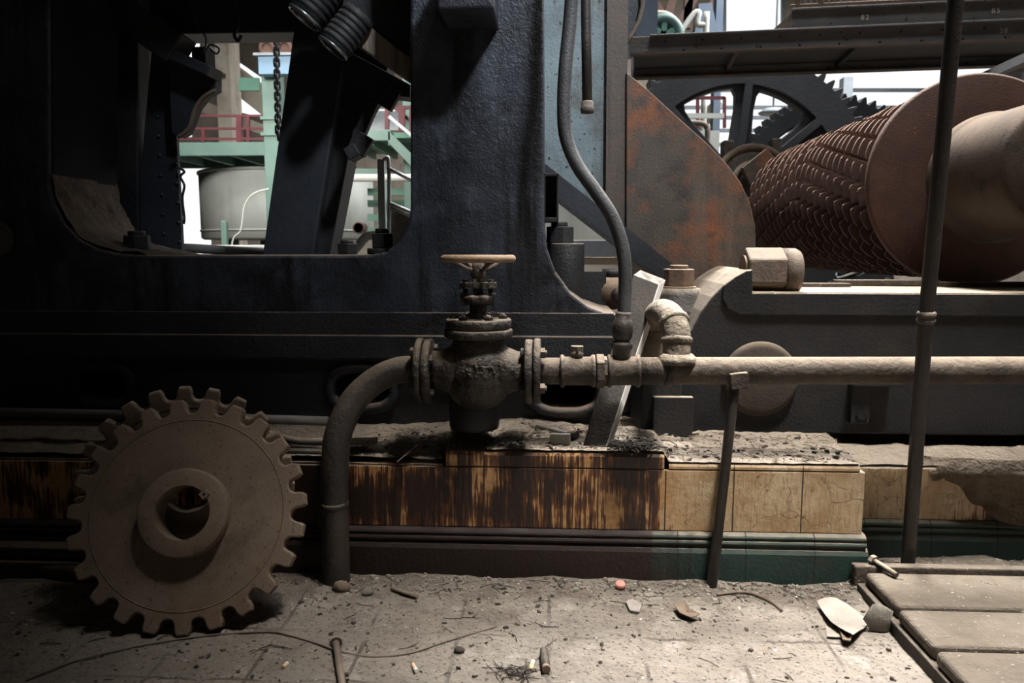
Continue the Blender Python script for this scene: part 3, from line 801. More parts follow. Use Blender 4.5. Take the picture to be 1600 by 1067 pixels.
t = thing('pipe_run', 'long horizontal dust-caked pipe crossing in front of the machine beds', 'pipe', A - Vector((0, 0, 0.04)))
f = MB().lathe([(0.03, 0), (0.080, 0), (0.083, 0.003), (0.083, 0.015), (0.080, 0.018), (0.03, 0.018)], A, (1, 0, 0), 40, rough=0.006).build('pipe_flange', M['valve'], t)
bolts(ring_pts(A + Vector((0.018, 0, 0)), (1, 0, 0), 0.062, 4, 0.6), (1, 0, 0), 0.0135, 0.011, 0.005, 'flange_bolt', M['greybolt'], f)
q1 = onpipe(876); q2 = onpipe(930); q3 = onpipe(949); q4 = onpipe(999)
MB().cyl(A, q1, 0.034, n=30).build('nipple', M['pipe'], t)


def coupling(a, b_, name):
    L = (b_ - a).length
    return MB().lathe([(0.030, -0.001), (0.0405, 0), (0.0425, 0.004), (0.0405, 0.009), (0.0365, 0.012), (0.0365, L - 0.012), (0.0405, L - 0.009), (0.0425, L - 0.004), (0.0405, L), (0.030, L + 0.001)],
                      a, b_ - a, 32).build(name, M['pipe'], t)


cp = coupling(q1, q2, 'coupling')
pm = onpipe(901)
pg = MB().cyl(pm + Vector((0, 0, 0.03)), pm + Vector((0, 0, 0.052)), 0.0155, n=20)
pg.hexa(pm + Vector((0, 0, 0.050)), pm + Vector((0, 0, 0.064)), 0.0175)
pg.build('plug', M['pipe'], cp)
un = MB().hexa(q2 + dirp * 0.003, q3 - dirp * 0.009, 0.0435, 0.4); un.hexa(q3 - dirp * 0.010, q3 - dirp * 0.001, 0.040, 0.1)
un.build('union_nut', M['pipe'], t, 0.002)
coupling(q3, q4, 'coupling')
MB().tube([q4.lerp(B, k / 40) for k in range(41)], 0.0345, 30).build('straight_pipe', M['pipe'], t)
qb = onpipe(1048)
MB().lathe([(0.0345, -0.012), (0.041, -0.008), (0.041, 0.008), (0.0345, 0.012)], qb, dirp + Vector((0, 0, -0.25)), 30, rough=0.02).build('weld_band', M['pipe'], t)
qe = onpipe(1058)
path = [qe + Vector((0, 0.006, 0.01))] + [at(*p) for p in ((1057, 548, 1.942), (1057, 524, 1.950), (1053, 504, 1.968), (1044, 491, 2.005), (1033, 488, 2.06), (1024, 496, 2.13), (1022, 510, 2.155))]
el = MB().tube(spline(path, 6), 0.035, 28)
el.build('riser_elbow', M['elbowdust'], t)
ro = MB()
pp = spline(path, 6)
for i in (10, 18): ro.lathe([(0.034, -0.008), (0.0395, -0.005), (0.0395, 0.006), (0.034, 0.009)], pp[i], pp[i + 1] - pp[i - 1], 28, rough=0.02)
ro.lathe([(0.036, -0.004), (0.050, -0.002), (0.047, 0.012), (0.036, 0.022)], qe + Vector((0, 0, 0.022)), (0, 0, 1), 28, rough=0.02)
ro.build('elbow_collars', M['elbowdust'], t)

qd = at(1022, 510, 2.155)
MB().tube([qd + Vector((0, 0, 0.006)), Vector((qd.x, qd.y, qd.z - 0.06)), Vector((qd.x, qd.y, at(1030, 597, 2.11).z))], 0.035, 26).build('drop_leg', M['elbowdust'], t)

# support prop under the pipe
qs = onpipe(1146)
t = thing('pipe_prop', 'thin dark iron prop holding up the long pipe from the floor', 'prop', (onz(1117, 930, 0.012).x, 1.845, 0))
MB().tube([Vector((onz(1117, 930, 0.012).x, 1.842, -0.01)), qs + Vector((-0.004, -0.028, -0.062)), qs + Vector((-0.002, -0.026, -0.02))], 0.0128, 18).build('prop_rod', M['rod'], t)
MB().box(qs + Vector((0.006, -0.040, -0.018)), (0.044, 0.018, 0.040), Matrix.Rotation(-0.12, 3, 'Y')).build('prop_saddle', M['pipe'], t, 0.003)

# hose
t = thing('hose', 'bent grey hose hanging from above and screwed into the pipe run', 'hose', onpipe(970) + Vector((0, 0, 0.035)))
hp = [at(*p) for p in ((912, -420, 2.0), (900, -120, 2.0), (896, -40, 2.0), (890, 40, 2.0), (884, 100, 1.99), (881, 160, 1.985), (884, 212, 1.98), (902, 258, 1.97), (930, 298, 1.96), (956, 338, 1.95), (972, 384, 1.945), (977, 430, 1.94), (975, 500, 1.935))]
MB().tube(spline(hp, 7), 0.0172, 20).build('hose_tube', M['hose'], t)
hb = at(973, 500, YP); he = onpipe(970)
hb = Vector((he.x + 0.004, YP, hb.z))
L = hb.z - he.z
MB().lathe([(0.023, L * 0.25), (0.023, L * 0.42), (0.027, L * 0.46), (0.027, L * 0.56), (0.018, L * 0.60), (0.024, L * 0.66), (0.026, L * 0.8), (0.024, L * 0.98), (0.021, L), (0.0205, L * 1.12), (0.0172, L * 1.16)],
           he, hb - he, 24, rough=0.01).build('hose_coupling', M['rod'], t)

# short capped pipe
t = thing('capped_pipe', 'short dark pipe with a cap hanging beside the bent hose', 'pipe', at(917, 176, 2.15))
MB().tube([at(910, -420, 2.15), at(914.5, -90, 2.15), at(916, 60, 2.15), at(917.5, 166, 2.15)], 0.0135, 16).build('hanging_pipe', M['rod'], t)
MB().lathe([(0.0, 0), (0.017, 0.002), (0.0185, 0.008), (0.0185, 0.017), (0.016, 0.02), (0.0165, 0.030), (0.0135, 0.034)], at(917.5, 178, 2.15), (0, 0, 1), 20).build('pipe_cap', M['greybolt'], t)

# leaning board
bt = onz(912, 699, 0.338); bt = Vector((bt.x, 1.935, 0.336))
bl, br_ = Vector((at(910, 699, 1.93).x, 1.932, 0.338)), Vector((at(946, 705, 1.93).x, 1.926, 0.336))
tl, tr = at(990, 430, 2.145), at(1030, 445, 2.135)
back = Vector((0.021, 0.028, 0.012))
vs = [bl, br_, tr, tl, bl + back * 0.9, br_ + back * 0.9, tr + back, tl + back]
t = thing('leaning_board', 'weathered grey board leaning behind the pipe with one edge painted bright as if lit', 'board', (bl + br_) / 2)
n = (br_ - bl).normalized() * 0.0022
MB().add([vs[0], vs[1] - n, vs[2] - n, vs[3], vs[4], vs[5] - n, vs[6] - n, vs[7]], [(0, 1, 2, 3), (4, 7, 6, 5), (0, 4, 5, 1), (2, 6, 7, 3), (0, 3, 7, 4), (1, 5, 6, 2)]).build('board', M['plank'], t)
upv = (vs[2] - vs[1]).normalized() * 0.0015
MB().add([vs[2] - n, vs[3], vs[7], vs[6] - n] + [q + upv for q in (vs[2] - n, vs[3], vs[7], vs[6] - n)], [(0, 1, 2, 3), (4, 7, 6, 5), (0, 4, 5, 1), (1, 5, 6, 2), (2, 6, 7, 3), (3, 7, 4, 0)]).build('end_cut', M['woodpanel'], t)
e = MB().add([vs[1] - n, vs[1], vs[2], vs[2] - n, vs[5] - n, vs[5], vs[6], vs[6] - n], [(0, 1, 2, 3), (4, 7, 6, 5), (0, 4, 5, 1), (2, 6, 7, 3), (0, 3, 7, 4), (1, 5, 6, 2)]).build('lit_edge', M['litedge'], t)
e['label'] = 'edge painted bright as if lit'

# tall rod
t = thing('tall_rod', 'tall thin dark rod leaning in front of the toothed roller', 'rod', onz(1413, 878, 0.045))
r0 = onz(1413, 878, 0.045); r0.y = 1.925
rp = [Vector((r0.x, 1.925, 0.02)), at(1447, 495, 1.845), at(1499, -60, 1.74)]
rp[2] = rp[1] + (rp[2] - rp[1]) * 1.7
rp = [rp[0]] + [rp[0].lerp(rp[1], k / 8) for k in range(1, 8)] + [rp[1].lerp(rp[2], k / 8) for k in range(9)]
MB().tube(rp, 0.0168, 20).build('rod_shaft', M['rod'], t)
MB().lathe([(0.0165, -0.016), (0.0205, -0.013), (0.0205, -0.006), (0.0175, -0.003), (0.0215, 0.002), (0.0205, 0.010), (0.0165, 0.014)], rp[8], rp[9] - rp[7], 20, rough=0.05).build('rod_collar', M['greybolt'], t)

# ================================================================= STEP PLATFORM
t = thing('timber_step', 'low dusty timber step of broad boards at the foot of the plinth', 'step', (1.2, 1.6, 0))
for (y0, y1, x0) in ((1.657, 1.838, 0.772), (1.484, 1.644, 0.766), (1.300, 1.470, 0.762)):
    MB().bb((x0, y0, 0.030), (2.0, y1, 0.062)).build('board', M['oldwood'], t, 0.010, seg=3)
MB().bb((0.757, 1.25, -0.01), (0.80, 1.847, 0.0295)).build('bearer', M['darkwood'], t, 0.003); MB().bb((1.5, 1.25, -0.01), (1.55, 1.847, 0.0295)).build('bearer', M['darkwood'], t, 0.003)
MB().bb((0.752, 1.848, -0.01), (2.0, 1.876, 0.071)).build('back_rail', M['oldwood'], t, 0.004)
t = thing('loose_bolt', 'small dusty bolt lying across the back rail of the timber step', 'bolt', onz(1383, 885, 0.075))
p0 = onz(1370, 876, 0.085); p1 = onz(1397, 894, 0.072)
p0 = Vector((p0.x, 1.862, 0.0795)); p1 = Vector((p1.x, 1.800, 0.071))
MB().cyl(p0, p1, 0.0065, n=12).build('bolt_shank', M['greybolt'], t); hb_ = MB().hexa(p0 - (p1 - p0).normalized() * 0.011, p0, 0.0125).build('bolt_head', M['greybolt'], t)

# dirt that slid off the ledge over the set-back tiles
sl = MB(); vs = []; n1, n2 = 60, 40
for j in range(n2 + 1):
    for i in range(n1 + 1):
        u_, v_ = i / n1, j / n2
        x = 0.98 + 0.62 * u_ + 0.10 * (1 - v_); z = 0.06 + 0.24 * v_
        d_ = abs(u_ - 0.42) / (0.42 * (0.25 + 0.75 * v_ ** 0.7)); h_ = 0.034 * max(0.0, 1 - d_) ** 0.7 + 0.016 * (v_ ** 3) + 0.010 * nz(x, z, 22, 3) - 0.010
        vs.append((x, 2.014 - h_ + 0.03 * max(0, v_ - 0.85) / 0.15, z))
sl.add(vs, [(j * (n1 + 1) + i, j * (n1 + 1) + i + 1, (j + 1) * (n1 + 1) + i + 1, (j + 1) * (n1 + 1) + i) for j in range(n2) for i in range(n1)], True)
tag(sl.build('slumped_dirt', M['ledgedirt']), 'brown dirt slumped over the set-back tiles behind the tall rod', 'dirt', None, 'stuff')

# ================================================================= PIPES AND TIMBERS BY THE SPROCKET
def lz(py, px, Y): return at(px, py, Y)


tag(MB().tube([at(-140, 641, 1.98), at(200, 648, 1.98), at(512, 658, 1.98)], 0.0125, 18).build('conduit_pipe', M['steel']), 'straight grey conduit along the ledge behind the sprocket', 'pipe')
tag(MB().tube([at(-140, 660, 1.99), at(60, 660, 1.99), at(240, 662, 1.985)], 0.0085, 14).build('thin_rod', M['scrapbrown']), 'thin brown rod under the grey conduit', 'rod')
tag(MB().tube([at(395, 668, 1.965), at(430, 682, 1.962), at(470, 690, 1.96), at(589, 689, 1.955)], 0.0095, 14).build('bent_rod', M['greybolt']), 'dusty bent rod ending beside the elbow pipe', 'rod')
tag(MB().tube([at(420, 705, 1.935), at(512, 707, 1.935)], 0.010, 12).build('short_rod', M['rod']), 'short dark rod lying on the plinth edge behind the elbow pipe', 'rod')
tag(MB().tube([Vector((onz(38, 908, 0.03).x, 1.83, 0.028)), Vector((onz(235, 914, 0.02).x, 1.80, 0.026))], 0.0195, 16).build('rusty_pipe', M['scrapbrown']), 'short rusty pipe on the floor behind the sprocket', 'pipe')
tag(MB().bb((-2.2, 1.825, 0.058), (-0.98, 1.872, 0.085)).build('timber_batten', M['darkwood'], None, 0.003), 'dark timber batten lying against the plinth base', 'timber')
tag(MB().bb((-2.2, 1.815, 0.0), (-1.02, 1.874, 0.050)).build('timber_beam', M['darkwood'], None, 0.004), 'dark timber beam on the floor under the batten', 'timber')


# ================================================================= FLOOR LITTER
def gnd(px, py, dz=0.0):
    p = onz(px, py, 0.004); z = floor_z(p.x, p.y); p = onz(px, py, z); return Vector((p.x, p.y, floor_z(p.x, p.y) + dz))


tag(MB().tube(spline([gnd(*p, 0.003) for p in ((40, 1064), (120, 1035), (230, 1008), (330, 994), (420, 989), (452, 994), (500, 1010), (530, 1020), (580, 1027), (640, 1022), (700, 1003), (775, 980))], 8), 0.0021, 8).build('loose_wire', M['wire']),
    'long thin wire curving across the floor in front of the sprocket', 'wire')
t = thing('headed_rod', 'thin rod with a flat head lying on the wire', 'rod', gnd(530, 1040))
p0 = gnd(525, 1013, 0.012); p1 = gnd(540, 1110, 0.010)
MB().cyl(p0, p1, 0.0075, n=14).build('rod_shank', M['rustnut'], t); MB().cyl(p0 - (p1 - p0).normalized() * 0.005, p0, 0.0135, n=16).build('rod_head', M['greybolt'], t)
tag(MB().tube(spline([gnd(*p, 0.004) for p in ((1120, 930), (1165, 926), (1200, 940), (1222, 957))], 6), 0.003, 8).build('curled_cord', M['scrapbrown']), 'brown cord curling away from the foot of the iron prop', 'cord')
t = thing('fallen_stud', 'short dark grooved stud lying on the floor', 'stud', gnd(850, 1040))
p0 = gnd(849, 1022, 0.010); p1 = gnd(853, 1050, 0.010)
d = (p1 - p0).normalized(); L = (p1 - p0).length
MB().lathe([(0.006, 0), (0.008, 0.004), (0.0065, 0.010), (0.0088, 0.014), (0.0088, L * .5), (0.007, L * .55), (0.0092, L * .6), (0.0092, L * .75), (0.0085, L)], p0, p1 - p0, 16).build('stud_body', M['rod'], t)
MB().cyl(p1 - d * 0.001, p1 + d * 0.010, 0.0085, n=14).build('rusty_end', M['brownnut'], t)['label'] = 'rust brown end'
for (a, b_, lab) in (((442, 1046), (449, 1039), 'cigarette butt lying between the sprocket and the headed rod'), ((645, 1041), (651, 1052), 'cigarette butt pointing at the viewer beside the wire'), ((829, 1049), (833, 1037), 'cigarette butt beside the dark grooved stud')):
    t = thing('cigarette_butt', lab, 'cigarette butt', gnd(*a), 'cigarette butts on the floor')
    p0 = gnd(*a, 0.0045); p1 = gnd(*b_, 0.0045); m_ = p0.lerp(p1, 0.62)
    MB().cyl(p0, m_, 0.0042, n=12).build('filter_tip', M['butt'], t); MB().cyl(m_, p1, 0.0041, n=12).build('paper_end', M['buttpaper'], t)


def sheet(name, pts, m, label, cat, th=0.0012, curl=0.006, parent=None, seed=1):
    """a scrap of sheet: outline in floor pixels, wavy, with its own thickness"""
    P = [gnd(*p) for p in pts]; c = sum(P, Vector()) / len(P)
    mb = MB(); rings = 5; vs = []; fs = []; n = len(P) * 3
    edge = []
    for i in range(len(P)):
        for k in range(3): edge.append(P[i].lerp(P[(i + 1) % len(P)], k / 3))
    for r in range(rings, 0, -1):
        for p in edge:
            q = c.lerp(p, r / rings); vs.append(Vector((q.x, q.y, q.z + 0.005 + curl * (0.7 + nz(q.x, q.y, 13, seed)) * (0.4 + r / rings))))
    vs.append(Vector((c.x, c.y, c.z + 0.006)))
    top = len(vs)
    for r in range(rings - 1):
        for i in range(n): fs.append((r * n + i, r * n + (i + 1) % n, (r + 1) * n + (i + 1) % n, (r + 1) * n + i))
    for i in range(n): fs.append(((rings - 1) * n + i, (rings - 1) * n + (i + 1) % n, top - 1))
    full = [v for v in vs] + [v - Vector((0, 0, th)) for v in vs]
    fb = [tuple(top + i for i in f[::-1]) for f in fs]
    side = [(i, top + i, top + (i + 1) % n, (i + 1) % n) for i in range(n)]
    mb.add(full, fs + fb, True); mb.add([full[i] for i in range(n)] + [full[top + i] for i in range(n)], [(i, n + i, n + (i + 1) % n, (i + 1) % n) for i in range(n)])
    return tag(mb.build(name, m), label, cat)


sheet('paper_sheet', [(1276, 950), (1306, 943), (1358, 977), (1332, 1010), (1298, 984)], M['paper'], 'grey sheet of paper lying beside the timber step', 'paper', curl=0.010)
sheet('paper_scrap', [(1290, 980), (1318, 992), (1322, 1000), (1292, 998)], M['paper'], 'small paper corner under the grey sheet', 'paper', curl=0.001, seed=4)
sheet('torn_scrap', [(1309, 985), (1322, 992), (1335, 990), (1328, 1014), (1316, 1012)], M['scrapbrown'], 'torn brown scrap on the edge of the grey sheet', 'scrap', 0.003, 0.014, seed=6)
sheet('rag_scrap', [(1052, 952), (1070, 950), (1078, 962), (1094, 968), (1080, 974), (1062, 966)], M['scrapbrown'], 'dark curled scrap in the middle of the lit floor', 'scrap', 0.002, 0.010, seed=8)
sheet('tile_shard', [(978, 945), (988, 940), (1003, 950), (999, 960), (984, 958)], M['paper'], 'pale shard on the lit floor near the plinth', 'shard', 0.004, 0.003, seed=9)
for (px, py, lab) in ((1373, 985, 'rough grey lump leaning on the end of the step'),):
    p = gnd(px, py); tag(MB().ball(p + Vector((0, 0, 0.024)), 0.030, 0.010, 0.038, 9, 6, 0.22).build('mortar_lump', M['card']), lab, 'lump')
tag(MB().lathe([(0.0, 0.016), (0.010, 0.016), (0.0125, 0.012), (0.0125, 0), (0, 0)], gnd(969, 917), (0, -0.3, 1), 20).build('bottle_cap', M['pink']), 'faded pink cap at the foot of the plinth', 'cap')
for (px, py, r, lab) in ((534, 922, 0.022, 'brown clod of dirt at the foot of the elbow pipe'), (575, 928, 0.014, 'small pale clod on the lit floor near the elbow pipe'), (718, 1019, 0.011, 'dark round crumb beside the far end of the wire')):
    p = gnd(px, py); tag(MB().ball(p + Vector((0, 0, r * 0.4)), r, r * 0.8, r * 0.65, 16, 10, 0.15).build('dirt_clod', M['scrapbrown'] if r > 0.016 else (M['card'] if r > 0.012 else M['darkdebris'])), lab, 'clod')
tag(MB().cyl(gnd(612, 922, 0.006), gnd(652, 936, 0.006), 0.0045, n=10).build('wooden_stick', M['straw']), 'short stick on the floor between elbow pipe and iron prop', 'stick')

# on the ledge
t = thing('spray_nozzle', 'small grey rod with a round knurled end lying on the ledge', 'nozzle', onz(870, 675, 0.35))
a0 = onz(838, 666, 0.358); a1 = onz(893, 678, 0.355); a2 = onz(908, 681, 0.355)
MB().tube([a0, a1], 0.0055, 10).build('nozzle_rod', M['steel'], t); MB().lathe([(0.008, 0), (0.013, 0.004), (0.0145, 0.012), (0.012, 0.016), (0.0145, 0.020), (0.0115, 0.028)], a1 - (a2 - a1) * 0.3, a2 - a1, 18).build('nozzle_head', M['greybolt'], t)
q = onz(875, 694, 0.341)
tag(MB().box(q + Vector((0, 0.006, 0.012)), (0.054, 0.016, 0.030), Matrix.Rotation(-0.25, 3, 'X')).build('tile_fragment', M['white'], None, 0.003), 'broken pale tile fragment on the ledge next to the leaning board', 'fragment')
tag(MB().tube([onz(620, 722, 0.318), onz(655, 692, 0.345), onz(682, 682, 0.352)], 0.0016, 6).build('dry_stalk', M['straw']), 'single dry stalk slanting over the ledge edge', 'stalk')


def litter(name, m, label, n, place, size, flatness=0.35, seed=3, cat='litter'):
    rnd = random.Random(seed); mb = MB()
    for _ in range(n):
        p = place(rnd)
        if p is None: continue
        s = size[0] * (size[1] / size[0]) ** (rnd.random() ** 1.8); a = rnd.uniform(0, PI)
        u = Vector((math.cos(a), math.sin(a), rnd.uniform(-.25, .25))); v = Vector((-math.sin(a), math.cos(a), rnd.uniform(-.25, .25)))
        w_ = Vector((0, 0, 1)) * s * flatness
        k = rnd.uniform(0.35, 0.9)
        base = [p + u * s, p + v * s * k + u * s * .2, p - u * s * rnd.uniform(.6, 1), p - v * s * k * rnd.uniform(.6, 1)]
        mb.add(base + [p + w_ + (b - p) * 0.75 for b in base], [(4, 5, 6, 7), (0, 1, 5, 4), (1, 2, 6, 5), (2, 3, 7, 6), (3, 0, 4, 7)])
    return tag(mb.build(name, m), label, cat, None, 'stuff')


def on_floor(rnd):
    x = rnd.uniform(-1.3, 0.75); y = rnd.uniform(1.25, 1.87)
    if rnd.random() < 0.35: y = 1.87 - abs(rnd.gauss(0, 0.06))
    return Vector((x, y, floor_z(x, y)))


def on_step(rnd):
    x = rnd.uniform(0.79, 1.4); y = rnd.uniform(1.35, 1.83); return Vector((x, y, 0.0615))


def on_ledge(rnd):
    x = rnd.uniform(-0.5, 0.78); y = 1.91 + 0.2 * rnd.random(); return Vector((x, y, ledge_z(x, y)))


def on_recess(rnd):
    x = rnd.uniform(0.82, 1.5); y = rnd.uniform(1.89, 2.0); return Vector((x, y, floor_z(x, y)))


litter('pale_flakes', M['debris'], 'pale flakes scattered over the floor', 3200, on_floor, (0.001, 0.0085))
def at_foot(rnd):
    x = rnd.uniform(-0.62, 0.76); y = 1.868 - abs(rnd.gauss(0, 0.035)); return Vector((x, y, floor_z(x, y) - 0.001))


litter('foot_clods', M['card'], 'small clods heaped along the foot of the plinth', 420, at_foot, (0.003, 0.014), 0.6, 31)
litter('floor_clods', M['ledgedirt'], 'small brown clods over the floor', 420, on_floor, (0.002, 0.009), 0.7, 41)
litter('dark_crumbs', M['darkdebris'], 'black crumbs scattered over the floor', 900, on_floor, (0.0012, 0.010), 0.5, 5)
litter('white_chips', M['whitechip'], 'tiny white chips scattered over the floor', 150, on_floor, (0.0012, 0.006), 0.4, 11)
litter('step_flakes', M['debris'], 'pale flakes scattered over the step boards', 700, on_step, (0.0008, 0.006), 0.4, 8)
litter('ledge_flakes', M['debris'], 'pale flakes over the plinth ledge', 900, on_ledge, (0.0015, 0.010), 0.4, 9)
litter('ledge_crumbs', M['darkdebris'], 'black crumbs over the plinth ledge', 500, on_ledge, (0.0015, 0.012), 0.5, 10)
litter('recess_crumbs', M['debris'], 'crumbs on the dirt in front of the set-back plinth', 160, on_recess, (0.0015, 0.010), 0.5, 12)


def straws(name, n, place, ln, label, seed, r=0.0009, rise=0.006):
    rnd = random.Random(seed); mb = MB()
    for _ in range(n):
        p = place(rnd); a = rnd.uniform(0, PI); L = rnd.uniform(*ln)
        u = Vector((math.cos(a), math.sin(a), 0)) * L; k = Vector((-u.y, u.x, 0)) * rnd.uniform(-.4, .4)
        z = Vector((0, 0, rnd.uniform(0.001, rise)))
        mb.tube([p - u * .5 + z * .5, p + k * .5 + z, p + u * .5 + z * .6], r, 4)
    return tag(mb.build(name, M['straw'] if seed % 2 else M['darkdebris']), label, 'straw', None, 'stuff')


straws('ledge_chaff', 380, on_ledge, (0.012, 0.05), 'dry chaff over the plinth ledge', 21)
straws('floor_fibres', 130, on_floor, (0.015, 0.06), 'dark fibres over the floor', 22, 0.0011)
straws('straw_clump', 150, lambda r: onz(990, 704, 0.345) + Vector((r.gauss(0, .028), r.gauss(0.01, .012), abs(r.gauss(0, .008)))), (0.02, 0.06), 'dark clump of straw on the ledge at the foot of the leaning board', 24, 0.0013, 0.012)
straws('fibre_tangle', 26, lambda r: gnd(805, 1052) + Vector((r.gauss(0, .02), r.gauss(0, .012), 0)), (0.03, 0.09), 'loose tangle of thin fibres on the floor beside the stud', 26, 0.0009, 0.008)


# ================================================================= BIG BLACK MILL FRAME
YF = 2.13


def on(Y, *pts): return flat([at(x, y, Y) for x, y in pts], Y)


LZ = 0.335
zs = at(800, 560, YF).z
fr = thing('mill_frame', 'huge black cast iron mill frame with a wide opening and a blue-black upright', 'machine frame', (0, 2.2, LZ))
outer = on(YF, (-420, 562), (966, 562), (963, 492), (946, 489), (919, 479), (891, 458), (868, 426), (855, 390), (850, 352), (847, -480), (-420, -480))
hole = on(YF, (74, -230), (77, 290), (84, 318), (100, 350), (124, 374), (152, 389), (190, 397), (240, 399), (575, 399), (604, 393), (624, 376), (637, 352), (641, 325), (641, -230))
MB().prism(outer, (0, 0.34, 0), [hole], 0.007).build('frame_casting', M['post'], fr)
st = MB()
zz = lambda py: at(500, py, YF - 0.02).z
st.prism([(-2.6, YF, zz(488)), (-2.6, YF - 0.010, zz(488)), (-2.6, YF - 0.010, zz(524)), (-2.6, YF - 0.022, zz(524)), (-2.6, YF - 0.022, zz(560)), (-2.6, YF, zz(560))], (2.6 + at(958, 520, YF).x, 0, 0))
st.build('frame_foot', M['black'], fr, 0.0025)
zt = at(500, 558, YF + 0.02).z
bedY = YF + 0.012
low = [Vector((x, bedY, z)) for x, z in ((-2.6, LZ - 0.02), (at(966, 600, bedY).x, LZ - 0.02), (at(966, 600, bedY).x, zt + 0.01), (-2.6, zt + 0.01))]


def oval(px, py, hw, hh, Y, n=40, e=2.6):
    c = at(px, py, Y); ax = px2m(hw, Y); az = px2m(hh, Y); out = []
    for k in range(n):
        t = 2 * PI * k / n; cx, sx = math.cos(t), math.sin(t)
        out.append(Vector((c.x + ax * math.copysign(abs(cx) ** (2 / e), cx), Y, c.z + az * math.copysign(abs(sx) ** (2 / e), sx))))
    return out


ovs = [(162, 602, 40, 24), (-168, 600, 40, 24), (566, 607, 44, 25), (884, 614, 46, 24)]
MB().prism(low, (0, 0.28, 0), [oval(a, b_, c, d, bedY)[::-1] for a, b_, c, d in ovs]).build('bed_casting', M['black'], fr)
for (a, b_, c, d) in ovs:
    rim = oval(a, b_, c + 8, d + 8, bedY - 0.004, 48)
    MB().tube(rim + rim[:2], 0.0165, 12, False).build('hole_rim', M['black'], fr)
MB().bb((-2.6, YF + 0.345, LZ - 0.02), (at(960, 500, YF).x, YF + 0.37, at(500, 430, YF).z)).build('back_plate', M['darkiron'], fr)
# lug high on the upright
q0 = at(683, 14, 1.94); q1 = at(771, 14, 1.94)
MB().bb((q0.x, 1.94, q0.z), (q1.x, YF + 0.01, q0.z + 0.16)).build('upright_lug', M['post'], fr, 0.006)
# foot web under the flare, right end of the bed
MB().prism(on(YF - 0.001, (946, 489), (963, 492), (965, 562), (938, 562), (930, 520)), (0, 0.2, 0), (), 0.003).build('bed_end', M['black'], fr)

# dusty nuts on the sill
zsill = at(400, 398.5, YF).z


def sill_bolt(px0, px1, ptop, Y, label, wash=None, lumpy=False):
    p = Vector((at((px0 + px1) / 2, 390, Y).x, Y, zsill)); r = px2m((px1 - px0) / 2, Y)
    t_ = thing('sill_bolt', label, 'bolt', p, 'anchor bolts on the frame sill')
    h = at((px0 + px1) / 2, ptop, Y).z - zsill
    if wash: MB().cyl(p + Vector((0, 0, 0.0005)), p + Vector((0, 0, h * 0.24)), px2m(wash, Y), n=28).build('washer', M['darkiron'], t_, 0.002)
    MB().hexa(p + Vector((0, 0, h * 0.24 if wash else 0.001)), p + Vector((0, 0, h * 0.82)), r, 0.3).build('nut', M['darkiron'], t_, 0.003)
    MB().cyl(p + Vector((0, 0, h * 0.82)), p + Vector((0, 0, h)), r * 0.62, n=18).build('stud', M['darkiron'], t_, 0.002)


sill_bolt(194, 236, 361, 2.30, 'black nut on a wide washer at the dusty corner of the frame sill', 34)
sill_bolt(580, 616, 357, 2.32, 'tall black nut on the frame sill next to the blue-black upright', 24)
sill_bolt(526, 560, 376, 2.34, 'low grimy nut on the frame sill at the foot of the slanting column')
p = at(138, 395, YF + 0.15)
dm = MB(); fp = spline([at(x, y, YF) for x, y in ((77, 270), (79, 296), (84, 318), (100, 350), (124, 374), (152, 389), (190, 397), (228, 399))], 6); vs = []; ny = 26
cn = at(230, 250, YF)
for i, p in enumerate(fp):
    inw = (cn - p); inw.y = 0; inw.normalize()
    for j in range(ny + 1):
        q = p + Vector((0, 0.006 + 0.33 * j / ny, 0)); e = min(i, len(fp) - 1 - i) / 5
        vs.append(q + inw * ((0.010 + 0.010 * mnoise.fractal(q * 14, 0.8, 2, 4)) * min(1, e) + 0.001))
dm.add(vs, [(i * (ny + 1) + j, i * (ny + 1) + j + 1, (i + 1) * (ny + 1) + j + 1, (i + 1) * (ny + 1) + j) for i in range(len(fp) - 1) for j in range(ny)], True)
tag(dm.build('fibre_crust', M['fibre']), 'brown crust of fibres in the rounded corner of the frame opening', 'dirt', None, 'stuff')
MB().prism(on(YF + 0.012, (73, -228), (80, -228), (83, 288), (76, 288)), (0, 0.322, 0)).build('jamb_shade_sheet', M['shade_black'], fr)  # added black sheet over the jamb, standing in for shade
t = thing('round_boss', 'dark round boss on the frame upright at the edge of the picture', 'boss', at(-14, 372, 2.10))
MB().cyl(at(-14, 372, 2.09), at(-14, 372, 2.135), 0.055, n=36).build('boss_face', M['darkiron'], t, 0.004)

# ================================================================= INSIDE THE OPENING
tag(MB().prism(on(2.62, (40, -160), (214, -160), (216, 398), (40, 398)), (0, 0.08, 0), (), 0.004).build('side_casting', M['darkiron']), 'plain black plate filling the dark side of the frame opening', 'plate')
# riveted column
t = thing('riveted_column', 'dark slightly leaning riveted column beside the bright gap', 'column', at(250, 398, 2.66))
Yc = 2.64
MB().prism(on(Yc, (238, 60), (268, 60), (285, 398), (208, 398)), (0, 0.02, 0), (), 0.003).build('column_plate', M['gear'], t)
rv = MB()
for k in range(10):
    for (xa, xb, ph) in ((240, 258, 0), (266, 281, 0.4)):
        f_ = (k + 0.5 + ph) / 10.4; rv.ball(at(xa + (xb - xa) * f_, 75 + 318 * f_, Yc - 0.001), 0.0062, 0.005, 0.0062, 10, 6)
rv.build('rivets', M['gear'], t)
